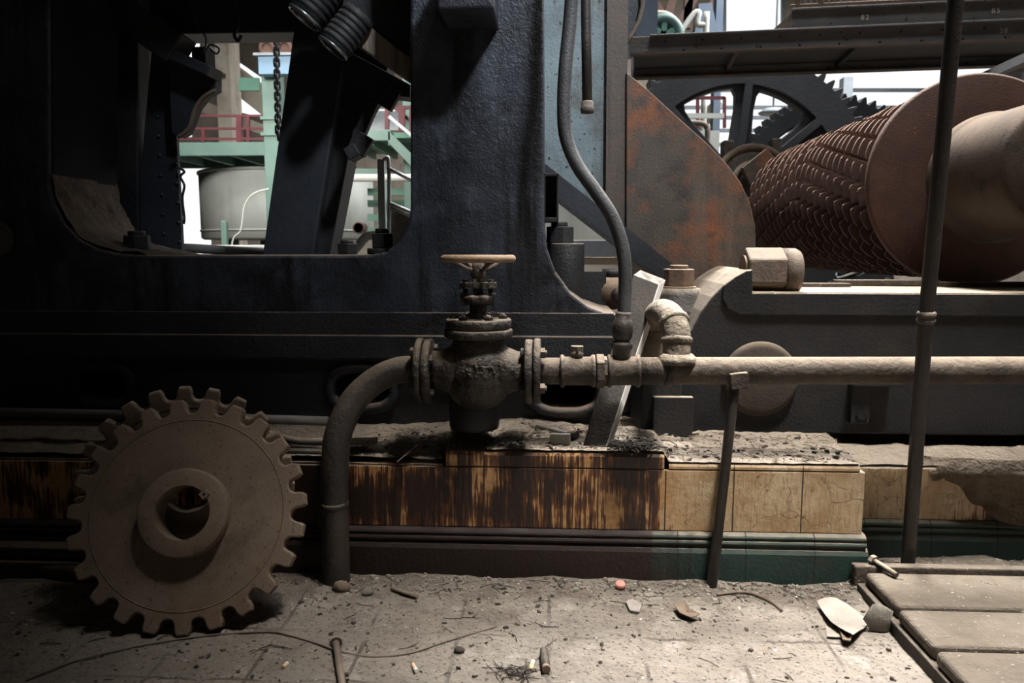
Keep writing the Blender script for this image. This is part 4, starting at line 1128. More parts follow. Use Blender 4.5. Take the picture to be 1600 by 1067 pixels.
# bracket sticking out of the column into the light
t = thing('gusset_bracket', 'black curved gusset bracket reaching out of the riveted column', 'bracket', at(300, 150, 2.55))
MB().prism(on(2.58, (262, 92), (337, 108), (337, 140), (320, 150), (306, 168), (298, 190), (291, 207), (279, 214), (268, 208)), (0, 0.05, 0), (), 0.003).build('gusset_web', M['gear'], t)
MB().bar(at(250, 78, 2.56), at(337, 116, 2.56), 0.10, 0.035, (0, 0, 1)).build('gusset_cap', M['gear'], t, 0.004)
MB().tube(spline([at(337, 141, 2.56), at(318, 152, 2.56), at(304, 172, 2.56), at(295, 200, 2.56), at(279, 214, 2.56)], 5), 0.007, 10).build('gusset_lip', M['scrapbrown'], t)
MB().bb(at(300, 104, 2.62), at(336, 82, 2.70)).build('gusset_stop', M['gear'], t, 0.003)
# ribbed beam crossing into the corner
t = thing('slanting_beam', 'dark ribbed beam slanting down to the gusset bracket', 'beam', at(220, 50, 2.6))
MB().bar(at(110, -36, 2.56), at(284, 82, 2.56), 0.10, 0.11, (0, 1, 0)).build('beam_body', M['darkiron'], t, 0.004)
for k in (-1, 0, 1): MB().bar(at(110 + k * 9, -36 - k * 14, 2.50), at(228 + k * 9, 44 - k * 14, 2.50), 0.012, 0.012).build('beam_rib', M['darkiron'], t, 0.002)
# cross beam and an unseen mill cap added above to block light
t = thing('cross_beam', 'dark heavy beam spanning the top of the frame opening', 'beam', at(430, 60, 2.8))
MB().bb((at(195, 0, 2.80).x, 2.80, at(400, 51, 2.80).z), (at(560, 0, 2.8).x, 2.94, at(400, -120, 2.8).z)).build('beam_web', M['gear'], t, 0.006)
MB().bb((-2.6, 2.14, 2.32), (-0.02, 4.3, 3.3)).build('light_block_cap', M['darkiron'], fr)
MB().bb((-2.6, YF + 0.375, 0.3), (-0.1, 3.05, zsill - 0.02)).build('inner_bed', M['darkiron'], fr)
t = thing('hook_rope', 'short hooked rope hanging under the cross beam', 'hook', at(371, 60, 2.72))
MB().tube(spline([at(368, -40, 2.72), at(370, 20, 2.72), at(372, 40, 2.72), at(366, 54, 2.72), at(372, 64, 2.72), at(377, 55, 2.72)], 6), 0.006, 8).build('rope', M['darkiron'], t)
tag(MB().tube(spline([at(292, -20, 2.5), at(308, 36, 2.5), at(322, 60, 2.5), at(318, 84, 2.5), at(328, 70, 2.5), at(342, 76, 2.5), at(338, 84, 2.5), at(326, 74, 2.5)], 6), 0.003, 8).build('loose_cable', M['darkiron']),
    'thin looped cable dangling over the gusset bracket', 'cable')

# slanting column with its hydraulic gear
Yl = 2.52
t = thing('slanting_column', 'broad dark column slanting across the frame opening', 'column', at(468, 397, Yl))
MB().prism(on(Yl, (474, -60), (562, -60), (488, 399), (410, 399)), (0, 0.14, 0), (), 0.004).build('column_face', M['gear'], t)
MB().prism(on(Yl + 0.05, (562, -60), (640, -60), (600, 130), (552, 205), (515, 399), (487, 399)), (0, 0.12, 0), (), 0.004).build('column_rib', M['darkiron'], t)
t = thing('wedge_block', 'dark wedge block under the brown cover board', 'block', at(590, 150, 2.42))
MB().prism(on(2.42, (520, 68), (560, 88), (641, 132), (641, 152), (607, 148), (575, 152), (540, 118)), (0, 0.09, 0), (), 0.004).build('block_body', M['darkiron'], t)
t = thing('cover_board', 'brown-grey board slanting down to the upright under the hydraulic cylinders', 'board', at(600, 90, 2.36))
MB().prism(on(2.34, (570, 34), (641, 92), (641, 128), (555, 68)), (0, 0.06, 0), (), 0.003).build('board_face', M['woodpanel'], t)
tag(MB().prism(on(2.36, (530, -60), (641, -60), (641, 90), (569, 32), (553, 66), (515, 40)), (0, 0.10, 0), (), 0.004).build('head_block', M['darkiron']), 'dark block behind the hydraulic cylinders', 'block')
for (a, b_, r, lab) in (((520, -34), (477, 27), 0.056, 'upper black ribbed hydraulic cylinder with a shiny end'), ((562, 22), (521, 75), 0.052, 'lower black ribbed hydraulic cylinder with a shiny end')):
    t = thing('hydraulic_cylinder', lab, 'cylinder', at(b_[0], b_[1], 2.3), 'hydraulic cylinders at the top of the opening')
    pa = at(a[0], a[1], 2.32); pb = at(b_[0], b_[1], 2.30); d = (pb - pa).normalized(); L = (pb - pa).length
    prof = [(r * 0.9, 0)]
    for k in range(6): prof += [(r, L * (0.10 + k * 0.14)), (r, L * (0.17 + k * 0.14)), (r * 0.965, L * (0.18 + k * 0.14)), (r * 0.965, L * (0.235 + k * 0.14))]
    MB().lathe(prof + [(r * 0.9, L)], pa, d, 32).build('cylinder_barrel', M['darkiron'], t)
    MB().ring(pb + d * 0.002, d, r * 0.90, r * 0.10, 40, 8).build('end_ring', M['chrome'], t); MB().cyl(pb - d * 0.002, pb + d * 0.004, r * 0.45, n=20).build('end_cap', M['darkiron'], t)
t = thing('clamp_arm', 'dark clamp arm hanging from the wedge block with a stepped end', 'clamp', at(575, 190, 2.42))
MB().bar(at(598, 128, 2.44), at(550, 240, 2.44), 0.034, 0.034).build('arm_bar', M['darkiron'], t, 0.003)
MB().bar(at(618, 136, 2.42), at(600, 168, 2.42), 0.034, 0.05).build('arm_step', M['darkiron'], t, 0.003); MB().bar(at(574, 212, 2.42), at(558, 240, 2.42), 0.034, 0.05).bar(at(562, 234, 2.42), at(545, 244, 2.42), 0.07, 0.04).build('arm_step', M['darkiron'], t, 0.003)

# ================================================================= BETWEEN THE BEDS
t = thing('channel_bracket', 'small open channel bracket at the side of the blue-black upright', 'bracket', at(860, 340, 2.30))
b = MB(); q0 = at(849, 347, 2.32); q1 = at(873, 273, 2.32)
b.bb((q0.x, 2.28, q1.z - 0.008), (q1.x, 2.40, q1.z)).bb((q1.x - 0.006, 2.28, q0.z), (q1.x, 2.40, q1.z)).bb((q0.x, 2.28, q0.z), (q1.x, 2.40, q0.z + 0.012)).bb((q0.x, 2.385, q0.z), (q1.x, 2.40, q1.z)).bb((q0.x, 2.28, q0.z), (q0.x + 0.006, 2.40, q1.z))
b.build('channel', M['rod'], t, 0.0015)

t = thing('anchor_bolt', 'black hexagon nut on a round black post beside the upright', 'bolt', Vector((at(885, 470, 2.40).x, 2.40, 0.62)), 'anchor nuts between the machine beds')
pc = at(884, 380, 2.40)
MB().cyl((pc.x, 2.40, 0.60), (pc.x, 2.40, pc.z), px2m(29, 2.4), n=36).build('post', M['bearing'], t, 0.004)
MB().hexa((pc.x - 0.018, 2.40, pc.z), (pc.x - 0.018, 2.40, at(880, 354, 2.4).z), px2m(22, 2.4), 0.25).build('nut', M['darkiron'], t, 0.003)
MB().cyl((pc.x - 0.02, 2.40, at(880, 354, 2.4).z), (pc.x - 0.02, 2.40, at(880, 347, 2.4).z), px2m(13, 2.4), n=20).build('stud', M['darkiron'], t, 0.002)

t = thing('anchor_bolt', 'brown rusty hexagon nut on a dusty stepped base above the leaning board', 'bolt', Vector((at(1060, 480, 2.42).x, 2.42, 0.60)), 'anchor nuts between the machine beds')
pc = at(1060, 450, 2.42)
MB().lathe([(0.105, 0), (0.095, 0.06), (0.068, pc.z - 0.62), (0.066, pc.z - 0.60)], (pc.x, 2.42, 0.60), (0, 0, 1), 36, rough=0.01).build('base_cone', M['bearing'], t)
MB().cyl((pc.x, 2.42, pc.z - 0.012), (pc.x, 2.42, pc.z + 0.006), px2m(27, 2.42), n=36).build('washer', M['brownnut'], t, 0.002)
MB().hexa((pc.x, 2.42, pc.z + 0.006), (pc.x, 2.42, at(1060, 420, 2.42).z), px2m(24, 2.42), 0.2).build('nut', M['brownnut'], t, 0.003)
MB().cyl((pc.x, 2.42, at(1060, 420, 2.42).z), (pc.x, 2.42, at(1060, 414, 2.42).z), px2m(14, 2.42), n=20).build('stud', M['brownnut'], t, 0.002)

t = thing('globe_fitting', 'small round rusty fitting with a stub pipe behind the hose', 'fitting', Vector((at(957, 480, 2.5).x, 2.52, 0.62)))
pc = at(957, 456, 2.52)
MB().ball(pc, 0.062, 0.06, 0.058, 24, 14).build('fitting_body', M['brownnut'], t)
MB().lathe([(0.028, 0.04), (0.026, 0.11), (0.04, 0.11), (0.04, 0.13)], pc, (-1, -0.2, 0.05), 24).build('stub_pipe', M['rod'], t)
MB().cyl(pc + Vector((0.01, -0.03, -0.005)), pc + Vector((0.035, -0.13, -0.012)), 0.026, n=22).build('front_stub', M['rod'], t)
MB().cyl(pc + Vector((0, 0, 0.05)), pc + Vector((0, 0, 0.075)), 0.034, n=20).build('top_plug', M['darkiron'], t)
tag(MB().bb((at(930, 500, 2.5).x, 2.48, 0.305), (at(1070, 500, 2.5).x, 2.60, 0.628)).build('cross_sleeper', M['bearing'], None, 0.006), 'dusty cross sleeper carried down to darken the gap between the machine beds', 'beam')  # lower part added to close the bright gap beneath

# foot block in the gap
t = thing('foot_block', 'dark rust-streaked foot block on the ledge behind the leaning board', 'block', Vector((at(1040, 680, 2.1).x, 2.13, 0.335)))
a0 = at(1003, 600, 2.11); a1 = at(1063, 682, 2.11)
MB().bb((a0.x, 2.11, 0.325), (a1.x, 2.40, at(1030, 596, 2.11).z)).build('block_body', M['darkiron'], t, 0.004)
MB().bb((a0.x + 0.03, 2.09, 0.332), (a1.x + 0.03, 2.112, at(1030, 618, 2.11).z)).build('block_plate', M['bearing'], t, 0.003)

# ================================================================= BEARING HOUSING (right-hand bed)
YB = 2.20
t = thing('bearing_housing', 'long grey-black bearing bed with a dusty curved shoulder under the toothed roller', 'machine bed', Vector((at(1330, 680, YB).x, YB, 0.31)))
zb0 = 0.318
outl = on(YB, (1040, 600), (1060, 545), (1082, 512), (1096, 486), (1112, 464), (1132, 444), (1152, 430), (1168, 422), (1176, 421), (1177, 456), (1760, 459), (1760, 600))
outl = [Vector((at(1040, 600, YB).x, YB, zb0))] + outl[:-1] + [Vector((at(1760, 600, YB).x, YB, zb0))]
for q in outl:
    if q.x > 1.55: q.x = 3.0
MB().prism(outl, (0, 0.42, 0), (), 0.006).build('housing_body', M['bearing'], t)
cpl = on(YB - 0.0075, (1131, 446), (1150, 432), (1167, 423), (1174.5, 422), (1176, 458), (1740, 461), (1740, 496), (1156, 492), (1138, 483), (1129, 467))
for q in cpl:
    if q.x > 1.5: q.x = 2.98
MB().prism(cpl, (0, 0.009, 0), (), 0.0025).build('cap_plate', M['bearing'], t)
pc = at(1187, 592, YB)
MB().lathe([(0, 0.016), (0.09, 0.016), (0.102, 0.013), (0.1085, 0.0), (0.1085, -0.002)], pc, (0, -1, 0), 56).build('round_cover', M['cover'], t)
lg = MB(); q0 = at(1329, 662, YB - 0.02); q1 = at(1362, 600, YB - 0.02)
lg.bb((q0.x, YB - 0.02, q0.z), (q1.x, YB + 0.01, q1.z)).bb((q0.x - 0.005, YB - 0.035, q1.z - 0.004), (q1.x + 0.06, YB + 0.01, q1.z + 0.010))
lg = lg.build('side_lug', M['darkiron'], t, 0.003)
MB().hexa(at(1347, 648, YB - 0.034), at(1347, 648, YB - 0.018), 0.016).build('lug_bolt', M['shade_black'], lg)
# packing strips lying on top
zt_ = at(1400, 457, YB).z
for (xa, xb, yy, h, lab) in ((1250, 1330, 2.48, 0.012, 'short thin packing strip lying on the bearing bed beside the big nut'), (1310, 1470, 2.55, 0.02, 'wide packing board under the toothed roller'), (1478, 1640, 2.50, 0.016, 'dusty packing board behind the tall rod')):
    tag(MB().bb((at(xa, 450, yy).x, yy, zt_ + 0.0005), (at(xb, 450, yy).x, yy + 0.055, zt_ + h)).build('packing_strip', M['oldwood'], None, 0.002), lab, 'board', 'packing strips on the bearing bed')
# big nut on its side
t = thing('cap_nut', 'big pale rusty nut lying on its side on the bearing bed', 'nut', at(1206, 455, 2.26))
yc = 2.28
pa = at(1163, 421, yc); pb = at(1222, 421, yc); pe = at(1247, 421, yc)
cz = zt_ + px2m(34, yc) * 0.88
for q in (pa, pb, pe): q.z = cz
MB().cyl(pa, pb, px2m(36.5, yc), n=6, smooth=False, ph=PI / 6).build('nut_hexagon', M['rustnut'], t, 0.006)
MB().lathe([(0.02, 0), (px2m(35, yc), 0), (px2m(34.5, yc), (pe - pb).length * 0.75), (px2m(31, yc), (pe - pb).length), (0.0, (pe - pb).length)], pb, (1, 0, 0), 40).build('nut_collar', M['rustnut'], t)
MB().cyl(pa - Vector((0.006, 0, 0)), pa + Vector((0.004, 0, 0)), px2m(24, yc), n=30).build('bolt_end', M['brownnut'], t)

# ================================================================= PLATES BEHIND
t = thing('chute_plate', 'worn blue-grey painted plate behind the hanging hose', 'plate', at(900, 330, 2.66))
MB().prism(on(2.66, (832, -420), (988, -420), (979, 130), (977, 392), (940, 352), (835, 268)), (0, 0.02, 0)).build('plate', M['bluegrey'], t)
MB().prism(on(2.645, (952, -420), (988, -420), (980, 130), (977.5, 388), (946, 358)), (0, 0.014, 0)).build('edge_angle', M['brownedge'], t)
t = thing('rusted_guard', 'rounded rusty plate with orange patches in front of the toothed roller', 'plate', at(1080, 450, 2.64))
MB().prism(on(2.635, (979, 113), (1012, 140), (1060, 184), (1104, 223), (1134, 254), (1158, 286), (1172, 318), (1180, 352), (1181, 385), (1174, 418), (1160, 446), (1140, 470), (1120, 520), (978, 520)), (0, 0.018, 0), (), 0.003).build('guard_plate', M['rustplate'], t)
t = thing('diagonal_strut', 'black angle strut slanting down behind the hose', 'strut', at(940, 350, 2.56))
u = (at(1050, 425, 2.58) - at(836, 262, 2.58)).normalized()
MB().prism(on(2.575, (836, 262), (852, 256), (1052, 413), (1052, 450), (1030, 432), (836, 286)), (0, 0.01, 0)).build('strut_face', M['gear'], t)
MB().bar(at(836, 285, 2.55), at(1036, 440, 2.55), 0.06, 0.012, (0.6, 0, 0.8)).build('strut_leg', M['darkiron'], t)
t = thing('curved_chute', 'dark curved chute edge above the rusted guard plate', 'chute', at(990, 30, 3.0))
MB().prism(on(3.0, (968, -420), (1004, -420), (1004, 8), (999, 32), (986, 56), (972, 74)), (0, 0.10, 0), (), 0.004).build('chute_side', M['gear'], t)
MB().tube([at(1004, -420, 2.99), at(1004, 8, 2.99), at(999, 32, 2.99), at(986, 56, 2.99), at(974, 74, 2.99)], 0.009, 10).build('chute_lip', M['rustnut'], t)


# ================================================================= TOOTHED ROLLER
def roller():
    YR = 2.76; c = at(1524, 283, YR); C2 = lambda y: Vector((c.x, y, c.z))
    t = thing('toothed_roller', 'large rusty mill roller with rows of chevron teeth, end flange and thick shaft', 'roller', Vector((c.x, YR, c.z - 0.36)))
    MB().lathe([(0.16, 0), (0.352, 0), (0.3605, 0.006), (0.3605, 0.028), (0.355, 0.034), (0.2, 0.034)], C2(YR), (0, 1, 0), 96).build('end_flange', M['rust'], t)
    MB().lathe([(0.155, 0.002), (0.155, -0.085), (0.205, -0.09), (0.212, -0.096), (0.212, -0.128), (0.207, -0.136), (0.201, -0.145), (0.201, -0.50), (0.18, -0.515), (0, -0.515)], C2(YR), (0, 1, 0), 80).build('shaft', M['shaft'], t)
    Y0, Y1 = YR + 0.036, 4.55; nr = 22; p = (Y1 - Y0) / nr; nt_ = 24
    MB().lathe([(0.1, 0), (0.276, 0), (0.276, Y1 - Y0), (0.1, Y1 - Y0)], C2(Y0), (0, 1, 0), 72).build('roller_core', M['teeth'], t)
    mb = MB(); mid = 0.50
    for i in range(nr):
        f = (i + 0.5) / nr
        ph = 0.62 * abs(f - mid) / 0.5 * 1.0
        y = Y0 + i * p + p * 0.12
        for k in range(nt_):
            jit = random.uniform(-.004, .004)
            a0 = 2 * PI * k / nt_ + ph + jit; w_ = 2 * PI / nt_ * 0.86
            vs = []; m_ = 7
            rr = 0.345 + random.uniform(-.004, .003)
            for q in range(m_ + 1):
                s = q / m_; a = a0 + w_ * s
                # scale-like outline: dips towards one side, rounded at the other
                r_o = rr - 0.024 * (max(0.0, (0.22 - s) / 0.22)) ** 2 - 0.007 * s ** 3
                d = Vector((math.cos(a), 0, math.sin(a)))
                vs += [C2(y) + d * 0.272, C2(y + p * 0.06) + d * r_o, C2(y + p * 0.22) + d * r_o, C2(y + p * 0.80) + d * 0.272]
            fs = []
            for q in range(m_):
                b_ = q * 4
                for e in range(3): fs.append((b_ + e, b_ + e + 1, b_ + 4 + e + 1, b_ + 4 + e))
            fs += [(0, 3, 2, 1), (m_ * 4, m_ * 4 + 1, m_ * 4 + 2, m_ * 4 + 3)]
            mb.add(vs, fs)
    mb.build('chevron_teeth', M['teeth'], t)


roller()


# ================================================================= GEAR WHEELS
def gear(px, py, Y, rpx, nT, spokes, ph, label, tooth, wd=0.18, rim=0.775, yaw=0.0, sph=0.0):
    c = at(px, py, Y); R = px2m(rpx, Y)
    t = thing('spur_gear', label, 'gear', Vector((c.x, Y, c.z - R)), 'great gear wheels beyond the walkway')
    def circ(r, n, o=0.0): return [(c.x + r * math.cos(2 * PI * k / n + o), c.z + r * math.sin(2 * PI * k / n + o)) for k in range(n)]
    out = []
    for i in range(nT):
        a = 2 * PI * (i + ph) / nT; s = 2 * PI / nT
        for (rr, o) in ((R, -0.36), (R + tooth * 0.55, -0.22), (R + tooth, -0.08), (R + tooth, 0.08), (R + tooth * 0.55, 0.22), (R, 0.36)):
            out.append((c.x + rr * math.cos(a + o * s), c.z + rr * math.sin(a + o * s)))
    MB().prism([(x, Y, z) for x, z in out], (0, wd, 0), [[(x, Y, z) for x, z in circ(R * rim, 90)][::-1]], 0.004).build('toothed_rim', M['gear'], t)
    MB().lathe([(R * (rim - 0.02), 0.05), (R * (rim - 0.02), wd - 0.05), (R * (rim + 0.005), wd - 0.03), (R * (rim + 0.005), 0.03), (R * (rim - 0.02), 0.05)], (c.x, Y, c.z), (0, 1, 0), 90).build('rim_flange', M['gear'], t)
    MB().lathe([(0.06, -0.05), (R * 0.2, -0.05), (R * 0.215, -0.03), (R * 0.215, wd + 0.03), (0.06, wd + 0.03), (0.06, -0.05)], (c.x, Y, c.z), (0, 1, 0), 48).build('hub', M['gear'], t)
    for k in range(spokes):
        a = 2 * PI * k / spokes + sph; d = Vector((math.cos(a), 0, math.sin(a))); o = Vector((c.x, Y + wd / 2, c.z)); n_ = Vector((-d.z, 0, d.x))
        m = MB(); w0, w1 = R * 0.085, R * 0.068
        pts = [o + d * R * 0.19 + n_ * w0, o + d * R * 0.60 + n_ * w1, o + d * R * 0.70 + n_ * w1 * 1.15, o + d * R * 0.79 + n_ * w1 * 1.9,
               o + d * R * 0.79 - n_ * w1 * 1.9, o + d * R * 0.70 - n_ * w1 * 1.15, o + d * R * 0.60 - n_ * w1, o + d * R * 0.19 - n_ * w0]
        m.prism([q + Vector((0, -0.05, 0)) for q in pts], (0, 0.09, 0), (), 0.004)
        m.bar(o + d * R * 0.2 + Vector((0, -0.075, 0)), o + d * R * 0.78 + Vector((0, -0.075, 0)), 0.055, 0.06, (0, 1, 0))
        m.build('spoke', M['gear'], t)
    MB().cyl((c.x, Y - 0.2, c.z), (c.x, Y + 0.45, c.z), 0.075, n=24).build('axle', M['gear'], t)
    MB().bb((c.x - 0.12, Y + 0.26, 0), (c.x + 0.12, Y + 0.42, c.z + 0.1)).build('pedestal', M['gear'], t)


gear(1150, 296, 5.9, 200, 76, 8, 0.3, 'great blue-black gear wheel with thick spokes just behind the roller', px2m(11, 5.9), 0.18, 0.775, 0, math.radians(84.5 - 45 * 2 + 0.5))
gear(1298, 312, 7.0, 147, 64, 6, 0.1, 'further blue-black gear wheel partly hidden by the great spoked gear', px2m(9, 7.0), 0.16, 0.84, 0, math.radians(50))
# small pulley with a square plate
t = thing('cable_pulley', 'dusty pale pulley with a dark square cheek plate behind the rusted guard', 'pulley', at(1180, 300, 5.0))
pc = at(1178, 290, 5.0)
d = Vector((0.12, -1, 0.12)).normalized()
MB().ring(pc, d, 0.245, 0.022, 48, 10).build('pulley_rim', M['rustnut'], t); MB().cyl(pc - d * 0.03, pc, 0.235, n=40).build('pulley_web', M['greybolt'], t)
MB().ring(pc + d * 0.02, d, 0.14, 0.02, 40, 10).build('pulley_step', M['rustnut'], t)
MB().prism(on(4.9, (1160, 262), (1198, 232), (1224, 262), (1200, 296), (1178, 300)), (0, 0.05, 0), (), 0.003).build('cheek_plate', M['rustplate'], t)
MB().bb(at(1128, 300, 5.06), at(1142, 222, 5.16)).build('pulley_lug', M['greybolt'], t, 0.01); MB().bb(at(1203, 300, 5.16), at(1215, 219, 5.26)).build('pulley_lug', M['greybolt'], t, 0.01)
MB().cyl(pc, Vector((pc.x, pc.y + 0.25, pc.z)), 0.05, n=16).build('pulley_pin', M['gear'], t)
MB().bb((pc.x - 0.1, pc.y + 0.05, 0), (pc.x + 0.1, pc.y + 0.24, pc.z + 0.05)).build('pulley_stand', M['gear'], t)

# ================================================================= WALKWAY BRIDGE
ZB = 2.16
pL, pR = onz(985, 58, ZB), onz(1640, 30, ZB)
dx = (pR - pL).normalized(); L0 = (pR - pL).length; L = L0 * 1.6
nrm = Vector((-dx.y, dx.x, 0)); dn = Vector((0, 0, -1))


def brp(s, n_, z): return pL + dx * s + nrm * n_ + Vector((0, 0, z))


def brbox(mb, s0, s1, n0, n1, z0, z1):
    return mb.add([brp(s, n_, z) for s in (s0, s1) for n_ in (n0, n1) for z in (z0, z1)], [(0, 1, 3, 2), (4, 6, 7, 5), (0, 4, 5, 1), (2, 3, 7, 6), (0, 2, 6, 4), (1, 5, 7, 3)])


t = thing('walkway_bridge', 'dark riveted steel walkway bridge over the roller with white stencilled numbers', 'walkway', brp(L / 2, 0.2, -0.2))
hF = 0.112
fm_ = MB(); brbox(fm_, 0.0, L, 0.0, 0.012, -hF, 0.0); brbox(fm_, 0.12, L, -0.045, 0.0, -0.010, 0.0)
fm_.build('front_channel', M['bridge'], t, 0.002)
brbox(MB(), 0.0, L, -0.05, 0.0, -hF - 0.008, -hF + 0.004).build('lower_flange', M['bridgefl'], t)
brbox(MB(), 0.02, L, 0.012, 0.55, -0.078, -0.070).build('deck_plate', M['deck'], t)
brbox(MB(), 0.0, L, 0.55, 0.57, -0.138, 0.0).build('rear_girder', M['bridge'], t)
brbox(MB(), 0.0, L, 0.50, 0.58, -0.145, -0.138).build('rear_flange', M['bridgefl'], t)
rv = MB()
for k in range(38):
    s = 0.1 + k * 0.115
    rv.ball(brp(s, -0.001, -0.035 if k % 2 else -0.09), 0.0075, 0.006, 0.0075, 8, 6)
rv.build('rivets', M['darkiron'], t)
for px in (1150, 1330):
    a = onz(px, 85, ZB - hF); s = (a - pL).dot(dx)
    brbox(MB(), s - 0.012, s + 0.012, 0.02, 0.55, -0.112, -0.078).build('stiffener', M['bridgefl' if px == 1150 else 'darkiron'], t)
a = onz(1236, 46, ZB); sU = (a - pL).dot(dx)
up = MB()
zU = 0.118
up.add([brp(sU, -0.005, 0.001), brp(L, -0.005, 0.001), brp(L, -0.005, zU), brp(sU + 0.0, -0.005, zU), brp(sU, 0.01, 0.001), brp(L, 0.01, 0.001), brp(L, 0.01, zU), brp(sU, 0.01, zU)],
       [(0, 1, 2, 3), (4, 7, 6, 5), (0, 4, 5, 1), (2, 6, 7, 3), (0, 3, 7, 4), (1, 5, 6, 2)])
brbox(up, sU, L, -0.04, -0.005, zU - 0.010, zU); brbox(up, sU, L, -0.03, -0.005, 0.001, 0.009)
up.build('upper_channel', M['bridge'], t, 0.002)
gz = MB(); gz.prism([brp(sU - 0.11, 0.0, 0.001), brp(sU + 0.02, 0.0, 0.001), brp(sU + 0.02, 0.0, zU)], nrm * 0.012); gz.build('end_gusset', M['bridgefl'], t)


def stencil(txt, px, py, z, h, n_=-0.0075):
    cu = bpy.data.curves.new('tmp', 'FONT'); cu.body = txt; cu.size = h; cu.extrude = 0.0006; cu.space_character = 1.25
    o = bpy.data.objects.new('tmp', cu); COL.objects.link(o)
    dg = bpy.context.evaluated_depsgraph_get(); me = bpy.data.meshes.new_from_object(o.evaluated_get(dg))
    bpy.data.objects.remove(o)
    a = onz(px, py, z); s = (a - pL).dot(dx)
    m = MB(); m.add([brp(s, n_, 0) + dx * v.co.x + Vector((0, 0, z - ZB + v.co.y)) - nrm * (v.co.z + 0.0003) for v in me.vertices], [list(p.vertices) for p in me.polygons])
    m.build('stencilled_number', M['stencil'], t)


stencil('82', 1341, 35, ZB + 0.040, 0.042); stencil('85', 1541, 26, ZB + 0.045, 0.042); stencil('38', 1553, 57, ZB - 0.068, 0.040, -0.002)
# railing with wire mesh
t = thing('mesh_railing', 'rusty wire mesh railing on top of the walkway bridge', 'railing', brp(sU + 0.6, 0.02, zU))
for px in (1241, 1278, 1432, 1520, 1590, 1750, 1910):
    s = sU + 0.04 + (px - 1241) / 395 * (L0 - sU)
    MB().cyl(brp(s, 0.03, zU), brp(s, 0.03, zU + 0.9), 0.014, n=10).build('railing_post', M['wiremesh'], t)
rm = MB()
for k in range(4): rm.cyl(brp(sU, 0.03, zU + 0.035 + k * 0.28), brp(L, 0.03, zU + 0.035 + k * 0.28), 0.007, n=8)
rm.build('railing_rails', M['wiremesh'], t)
wm = MB(); step = 0.034; H_ = 0.32; n_w = int((L - sU - 0.05) / step)
for k in range(n_w):
    s = sU + 0.05 + k * step
    for sg in (1, -1):
        pts = []
        for q in range(11):
            pts.append(brp(s + sg * 0.5 * step * (1 if q % 2 else -1) * 0.5, 0.03, zU + 0.03 + H_ * q / 10))
        wm.tube(pts, 0.0028, 4, False)
wm.build('railing_mesh', M['mesh_grey'], t)
# cross brace beyond the bridge
tag(MB().bar(at(1470, 152, 5.2), at(1620, 84, 4.5), 0.05, 0.05).bar(at(1555, 122, 4.9), at(1640, 118, 4.7), 0.06, 0.05).build('walkway_brace', M['bridge']), 'dark brace under the end of the walkway above the roller flange', 'brace')

# ================================================================= THROUGH THE GAP BELOW THE STRUT
t = thing('far_foundation', 'far brown stained tiled foundation seen under the diagonal strut', 'foundation', at(930, 470, 3.7))
MB().bb((at(840, 0, 3.7).x, 3.7, 0), (at(1060, 0, 3.7).x, 4.0, at(930, 403, 3.7).z)).build('tile_face', M['beige'], t)
tag(MB().bb((at(840, 0, 3.68).x, 3.66, at(930, 402, 3.68).z + 0.001), (at(1060, 0, 3.68).x, 3.95, at(930, 375, 3.68).z)).build('riveted_girder', M['bridge'], None, 0.004), 'low grey riveted girder lying on the far foundation', 'girder')
tag(MB().bb((at(835, 0, 4.1).x, 4.05, 0.0), (at(1080, 0, 4.1).x, 4.10, at(930, 318, 4.1).z)).build('pale_screen', M['tank'], None, 0.004), 'pale grey screen behind the diagonal strut', 'screen')

# ================================================================= FAR MACHINERY, RIGHT OF THE UPRIGHT
t = thing('belt_pulley', 'pale green spoked pulley above the walkway bridge', 'pulley', at(1035, 60, 9.0))
pc = at(1036, 55, 9.0)
MB().ring(pc, (0, -1, 0), px2m(25, 9), 0.05, 48, 8).build('pulley_rim', M['green'], t); MB().ring(pc + Vector((-0.03, 0.1, 0.03)), (0, -1, 0), px2m(31, 9), 0.035, 48, 8).build('belt', M['beige'], t)
for k in range(6):
    a = PI * k / 3 + 0.4; d = Vector((math.cos(a), 0, math.sin(a))); MB().bar(pc, pc + d * px2m(25, 9), 0.06, 0.05, (0, 1, 0)).build('spoke', M['greendark'], t)
MB().cyl(pc + Vector((0, 0.02, 0)), pc + Vector((0, 0.06, 0)), px2m(24, 9), n=36).build('web', M['green'], t)
MB().bb((pc.x - 0.08, 9.08, 0), (pc.x + 0.08, 9.2, pc.z + 0.05)).build('pulley_stand', M['greendark'], t)
tag(MB().bb(at(994, 60, 7.95), at(1012, 16, 8.8)).ball(at(1003, 18, 8.7), 0.10, 0.1, 0.08, 16, 8).build('motor_housing', M['bluegear']), 'blue-grey motor housing next to the green pulley', 'motor')
tag(MB().bb((at(1120, 0, 10).x, 10, 0), (at(1131, 0, 10).x, 10.2, 7)).build('steel_column', M['bluegear']), 'slim blue-grey column at the edge of the bright opening', 'column')
t = thing('roof_truss', 'rust brown slanting roof truss bars behind the green pulley', 'truss', at(1050, 30, 12))
for a_, b_ in (((1005, -20), (1045, 40)), ((1060, -30), (1035, 50)), ((1100, -30), (1050, 60)), ((1078, -25), (1072, 45)), ((1128, -20), (1085, 60))):
    MB().bar(at(*a_, 12), at(*b_, 12), 0.12, 0.12).build('truss_bar', M['rust'], t)
tag(MB().tube(spline([at(1060, 55, 9.6), at(1082, 24, 9.6), at(1092, 20, 9.6), at(1090, 38, 9.6), at(1102, 40, 9.6), at(1103, 58, 9.6), Vector((at(1103, 58, 9.6).x, 9.6, 0))], 6), 0.035, 10).build('pipe_bend', M['white']), 'white pipe bends tangled behind the green pulley', 'pipe')
